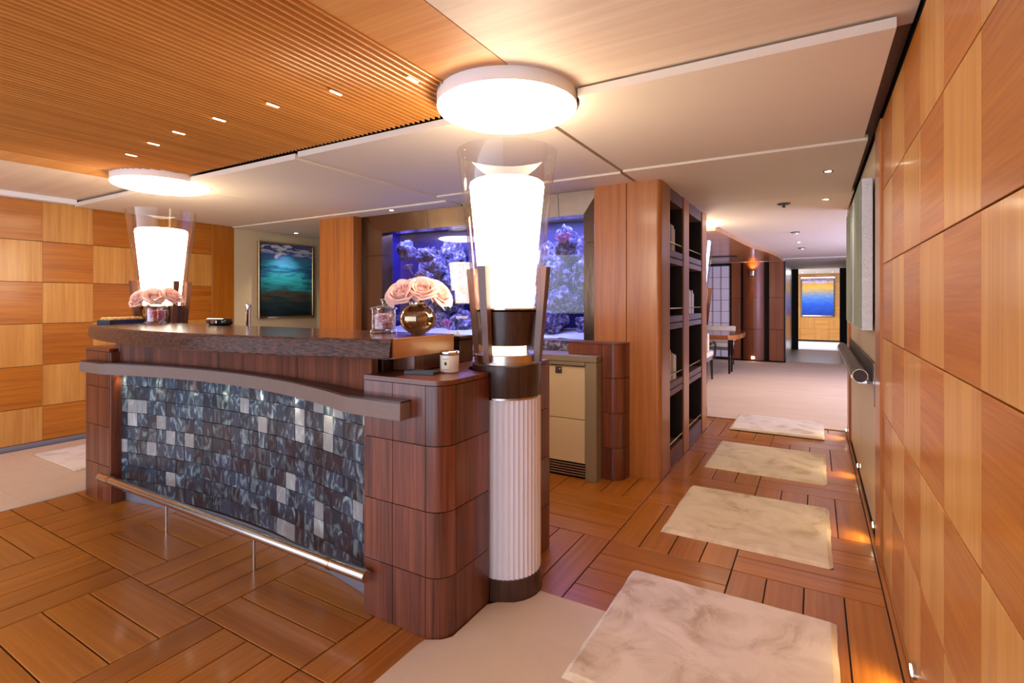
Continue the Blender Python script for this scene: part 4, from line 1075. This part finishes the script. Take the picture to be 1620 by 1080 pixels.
MB().prism(rect(-1.43, 1.685, .135, .06, ca), ZC + .0005, ZC + .014).build('sleeve', 'bluegrey', cb)
MB().prism(rect(-1.43, 1.685, .139, .054, ca), ZC + .003, ZC + .0115).build('inner_tray', 'black', cb)
bx = thing('bronze_box', (-1.62, 2.14, .985), 'upright bronze box behind the right end of the countertop slab', 'box')
MB().box(-1.74, -1.525, 2.085, 2.2, .9955, 1.11, .004).build('box_body', 'bronze', bx)
MB().box(-1.743, -1.522, 2.082, 2.203, 1.111, 1.128, .003).build('box_lid', 'bronze', bx)
cdt = MB(); cdt.prism([(-.03, 0), (.03, 0), (0, .05)], 0, .03)
bmesh.ops.transform(cdt.bm, matrix=Matrix.Translation((-1.585, 2.15, 1.1285)) @ Matrix.Rotation(VA - R(34), 4, 'Z') @ Matrix.Rotation(R(90), 4, 'X') @ Matrix.Scale(.55, 4), verts=cdt.bm.verts)
tag(cdt.build('tent_card', 'white', None, False), 'tiny white tent card on the bronze box', 'card')

# ================================================================== DINING SALOON AND FAR LOBBY
fc = MB().box(-6.3, 3.2, 6.3, 20, 2.36, 2.42).build('ceiling', 'black')
tag(fc, 'far saloon ceiling of smooth pale panels', 'ceiling', kind='structure')
MB().box(-6.0, 2.95, 6.305, 12.10, ZL, ZL + .03, .002).build('ceiling_panel', 'ceil_panel', fc)
MB().box(-.62, 2.95, 12.13, 16.0, ZL - .02, ZL + .02, .002).build('ceiling_panel', 'ceil_panel', fc)
MB().box(-2.0, 2.95, 16.02, 19.5, ZL, ZL + .03, .002).build('ceiling_panel', 'ceil_panel', fc)
cv = [(-1.03, 6.55), (-.985, 7.18), (-.95, 7.8), (-.915, 8.44), (-.84, 9.2), (-.72, 9.9), (-.62, 11.0), (-.58, 12.1)]
so = thing('curved_soffit', (-3, 9, 2.1), 'curved glossy wooden soffit over the dining table', 'soffit')
MB().prism([(-4.59, 6.55)] + cv + [(-4.59, 12.1)], 2.15, 2.199).build('soffit_board', 'soffit', so)
MB().box(-4.2, -1.25, 10.3, 10.55, 2.136, 2.149, .002).build('recess_strip', 'grey_metal', so)  # dark strip standing in for the shade of a rectangular recess
fw = MB().box(-4.6, -.56, 12.5, 12.66, 0, 2.36).build('wall_far', 'black')
tag(fw, 'far saloon wall of dark teak panels', 'wall', kind='structure')
M['teak_dark'] = wood('dark_teak_panel', lin(112, 56, 24), lin(150, 84, 40), axis='Z', fine=60, rough=.42, coat=.08, var=.05)
for z0, z1 in ((.03, .70), (.705, 1.38), (1.385, 2.165)):
    MB().box(-1.62, -1.43, 12.44, 12.5, z0, z1, .003).build('veneer_panel', 'teak_dark', fw)
    MB().box(-.86, -.58, 12.40, 12.5, z0, z1, .003).build('veneer_panel', 'teak_dark', fw)
    for a0, a1 in ((-1.375, -1.172), (-1.168, -.965)):
        pp = [(x, 12.32 + .10 * ((x + 1.17) / .2) ** 2) for x in [a0 + (a1 - a0) * i / 6 for i in range(7)]]
        MB().prism(pp + [(a1, 12.5), (a0, 12.5)], z0, z1).build('veneer_panel', 'teak_dark', fw)
MB().box(-4.6, -.56, 12.36, 12.5, 2.166, 2.199).build('cornice', 'edge_white', fw)
# screen
sp = thing('lattice_screen', (-2.4, 12.45, .06), 'white lattice screen behind the dining table', 'screen')
MB().box(-3.6, -1.66, 12.46, 12.49, .06, 2.10).build('screen_panel', 'grid_white', sp)
for i in range(12): MB().box(-3.6 + .1765 * i - .004, -3.6 + .1765 * i + .004, 12.448, 12.459, .06, 2.10).build('lattice_bar', 'grid_bar', sp)
for i in range(9): MB().box(-3.6, -1.66, 12.440, 12.4475, .06 + .255 * i - .004, .06 + .255 * i + .004).build('lattice_bar', 'grid_bar', sp)
# sconce
sn = thing('wall_sconce', (-1.17, 12.3, 1.93), 'chrome up-and-down wall sconce on the dark teak column', 'wall light')
MB().lathe([(.055, 1.86), (.055, 1.96), (.05, 1.96), (.05, 1.865)], 24, (-1.17, 12.235), caps=False).build('cylinder', 'chrome', sn)
MB().box(-1.19, -1.15, 12.285, 12.321, 1.89, 1.93).build('arm', 'chrome', sn)
MB().lathe([(.045, 1.90), (.045, 1.92)], 16, (-1.17, 12.235)).build('bulb', 'step_led', sn)
add_light('sconce_up', 'SPOT', (-1.17, 12.235, 1.965), 16, (1, .55, .2), (R(180), 0, 0), .03, R(110), .3)
add_light('sconce_down', 'SPOT', (-1.17, 12.235, 1.855), 8, (1, .6, .25), (0, 0, 0), .02, R(50), .8)
ft = MB().box(-1.20, -1.14, 12.30, 12.318, .06, .11, .002).build('foot_light', 'step_led')
tag(ft, 'small square floor light at the foot of the dark teak column', 'light')
# portal and lobby beyond
po = thing('portal_lining', (0, 14.4, 0), 'brushed metal and black lining of the far doorway', 'doorway')
MB().box(-.60, -.55, 12.67, 16.0, .0, 2.17, .003).build('metal_jamb', 'steel', po)
MB().box(-.60, -.40, 16.02, 16.12, 0, 2.19).build('black_jamb', 'black', po)
MB().box(.55, .75, 16.02, 16.12, 0, 2.19).build('black_jamb', 'black', po)
MB().box(.70, .76, 12.67, 16.0, 0, 2.17).build('black_jamb', 'black', po)
lf = MB().box(-.60, 2.95, 12.67, 16.1, -.05, .004).build('floor', 'dark_floor'); tag(lf, 'dark brown floor of the far doorway', 'floor', kind='structure')
lf = MB().box(-2.0, 2.95, 16.11, 19.6, -.05, .006).build('floor', 'white_carpet'); tag(lf, 'bright white carpet of the far lobby', 'floor', kind='structure')
FYW = 19.4
fl = MB().box(-2.0, 2.95, FYW + .012, FYW + .1, 0, 2.36).build('wall_end', 'black'); tag(fl, 'far lobby wall of pale teak squares', 'wall', kind='structure')
zf = [.06, .42, .80, 1.17, 1.54, 1.91, 2.2]
for i in range(7):
    for j in range(6):
        me_k = ('far', i % 2 == j % 2)
        MB().box(-1.22 + .40 * i + .002, -1.22 + .40 * (i + 1) - .002, FYW, FYW + .012, zf[j] + .002, zf[j + 1] - .002).build('veneer_tile', 'lightZ' if (i + j) % 2 else 'lightX', fl)
M['lake'] = ramp_mat('lake_painting', [(0, lin(20, 50, 140)), (.3, lin(30, 90, 210)), (.5, lin(90, 140, 210)), (.62, lin(170, 160, 140)), (.74, lin(236, 184, 60)), (.84, lin(220, 160, 60)), (.87, lin(210, 200, 220)), (.93, lin(120, 100, 150)), (1, lin(230, 170, 130))], 'Z', -.63, .63, (5, 5, 20), .14)
lp = thing('lake_painting', (.06, FYW, 1.46), 'blue and gold water painting in a silver frame on the far wall', 'painting')
MB().box(-.38, .50, FYW - .03, FYW - .001, .86, 2.06).build('canvas', 'lake', lp)
for (a, b, c, e) in ((-.41, .53, 2.06, 2.09), (-.41, .53, .83, .86), (-.41, -.38, .86, 2.06), (.50, .53, .86, 2.06)):
    MB().box(a, b, FYW - .04, FYW - .001, c, e).build('frame_rail', 'chrome', lp)
for x, lb in ((-.35, 'left of the three lobby downlights above the water painting'), (.05, 'middle of the three lobby downlights above the water painting'), (.45, 'right of the three lobby downlights above the water painting')):
    downlight(x, 18.4, ZL, lb, 16)
add_light('lobby_ceiling_lamp', 'AREA', (.1, 17.6, 2.18), 42, (.9, .92, 1.0), (0, 0, 0), 1.4, size_y=1.6)

# side walls of the saloon with a window
tag(MB().box(-4.7, -4.605, 5.01, 12.49, 0, 2.36).build('wall_saloon_left', 'cream_wall'), 'left wall of the dining saloon', 'wall', kind='structure')
wsr = MB().box(2.97, 3.1, 5.9, 7.0, 0, 2.36).box(2.97, 3.1, 10.2, 20.0, 0, 2.36).box(2.97, 3.1, 7.0, 10.2, 0, .6).box(2.97, 3.1, 7.0, 10.2, 2.1, 2.36).build('wall_saloon_right', 'cream_wall')
tag(wsr, 'right wall of the dining saloon around its window', 'wall', kind='structure')
w1 = MB().box(2.99, 3.04, 7.0, 7.06, .6, 2.1).box(2.99, 3.04, 10.14, 10.2, .6, 2.1).box(2.99, 3.04, 7.06, 10.14, .6, .66).box(2.99, 3.04, 7.06, 10.14, 2.04, 2.1).build('window_1', 'steel')
tag(w1, 'wide side window of the dining saloon', 'window', kind='structure')
MB().box(3.01, 3.016, 7.06, 10.14, .66, 2.04).build('pane', 'pane', w1)
tag(MB().box(XR + .12, 2.97, 5.85, 5.95, 0, 2.36).build('wall_saloon_near', 'cream_wall'), 'wall closing the dining saloon behind the right passage wall', 'wall', kind='structure')

# dining table and chairs
dt = thing('dining_table', (-2.2, 10.0, 0), 'wooden dining table with rounded end beyond the bookcase', 'table')
poly = [(-3.4, 9.17), (-1.25, 9.17), (-1.17, 9.25), (-1.12, 9.5), (-1.10, 10.0), (-1.12, 10.5), (-1.17, 10.75), (-1.25, 10.83), (-3.4, 10.83)]
M['table'] = wood('table_teak', lin(140, 78, 34), lin(182, 112, 56), axis='X', fine=30, rough=.2, coat=.6, var=.02)
MB().prism(poly, .665, .74).build('tabletop', 'table', dt)
for x, y in ((-1.33, 9.95), (-1.33, 10.25), (-3.2, 9.4), (-3.2, 10.6)):
    MB().beam((x, y, .665), (x, y, .008), .05, .05, .035, .035).build('leg', 'black_gloss', dt)
MB().box(-3.2, -1.4, 9.9, 10.1, .62, .664).build('apron', 'dark_wood', dt)
def chair(x, y, rz, label):
    t = thing('dining_chair', (0, 0, 0), label, 'chair', 'cream dining chairs')
    MB().box(-.29, .29, -.27, .27, .40, .49, .025, 3).build('seat', 'cream_fabric', t)
    MB().box(-.28, .28, -.26, .26, .34, .398, .005).build('seat_frame', 'grid_bar', t)
    MB().box(-.31, .31, .24, .31, .50, .80, .02, 3).build('backrest', 'cream_fabric', t)
    for sx in (-1, 1):
        MB().beam((sx * .26, -.24, .34), (sx * .27, -.26, .008), .045, .045, .025, .025).build('leg', 'black_gloss', t)
        MB().beam((sx * .26, .24, .34), (sx * .27, .30, .008), .045, .045, .025, .025).build('leg', 'black_gloss', t)
        MB().tube([(sx * .31, -.25, .35), (sx * .32, -.27, .56), (sx * .32, -.22, .625), (sx * .32, -.12, .635), (sx * .32, .24, .63)], .018, 10).build('armrest', 'black_gloss', t)
    t.location = (x, y, .003); t.rotation_euler = (0, 0, rz)
chair(-1.72, 11.15, 0, 'cream dining chair on the far side of the table')
chair(-1.75, 8.83, R(180), 'cream dining chair with black arms on the near side of the table')
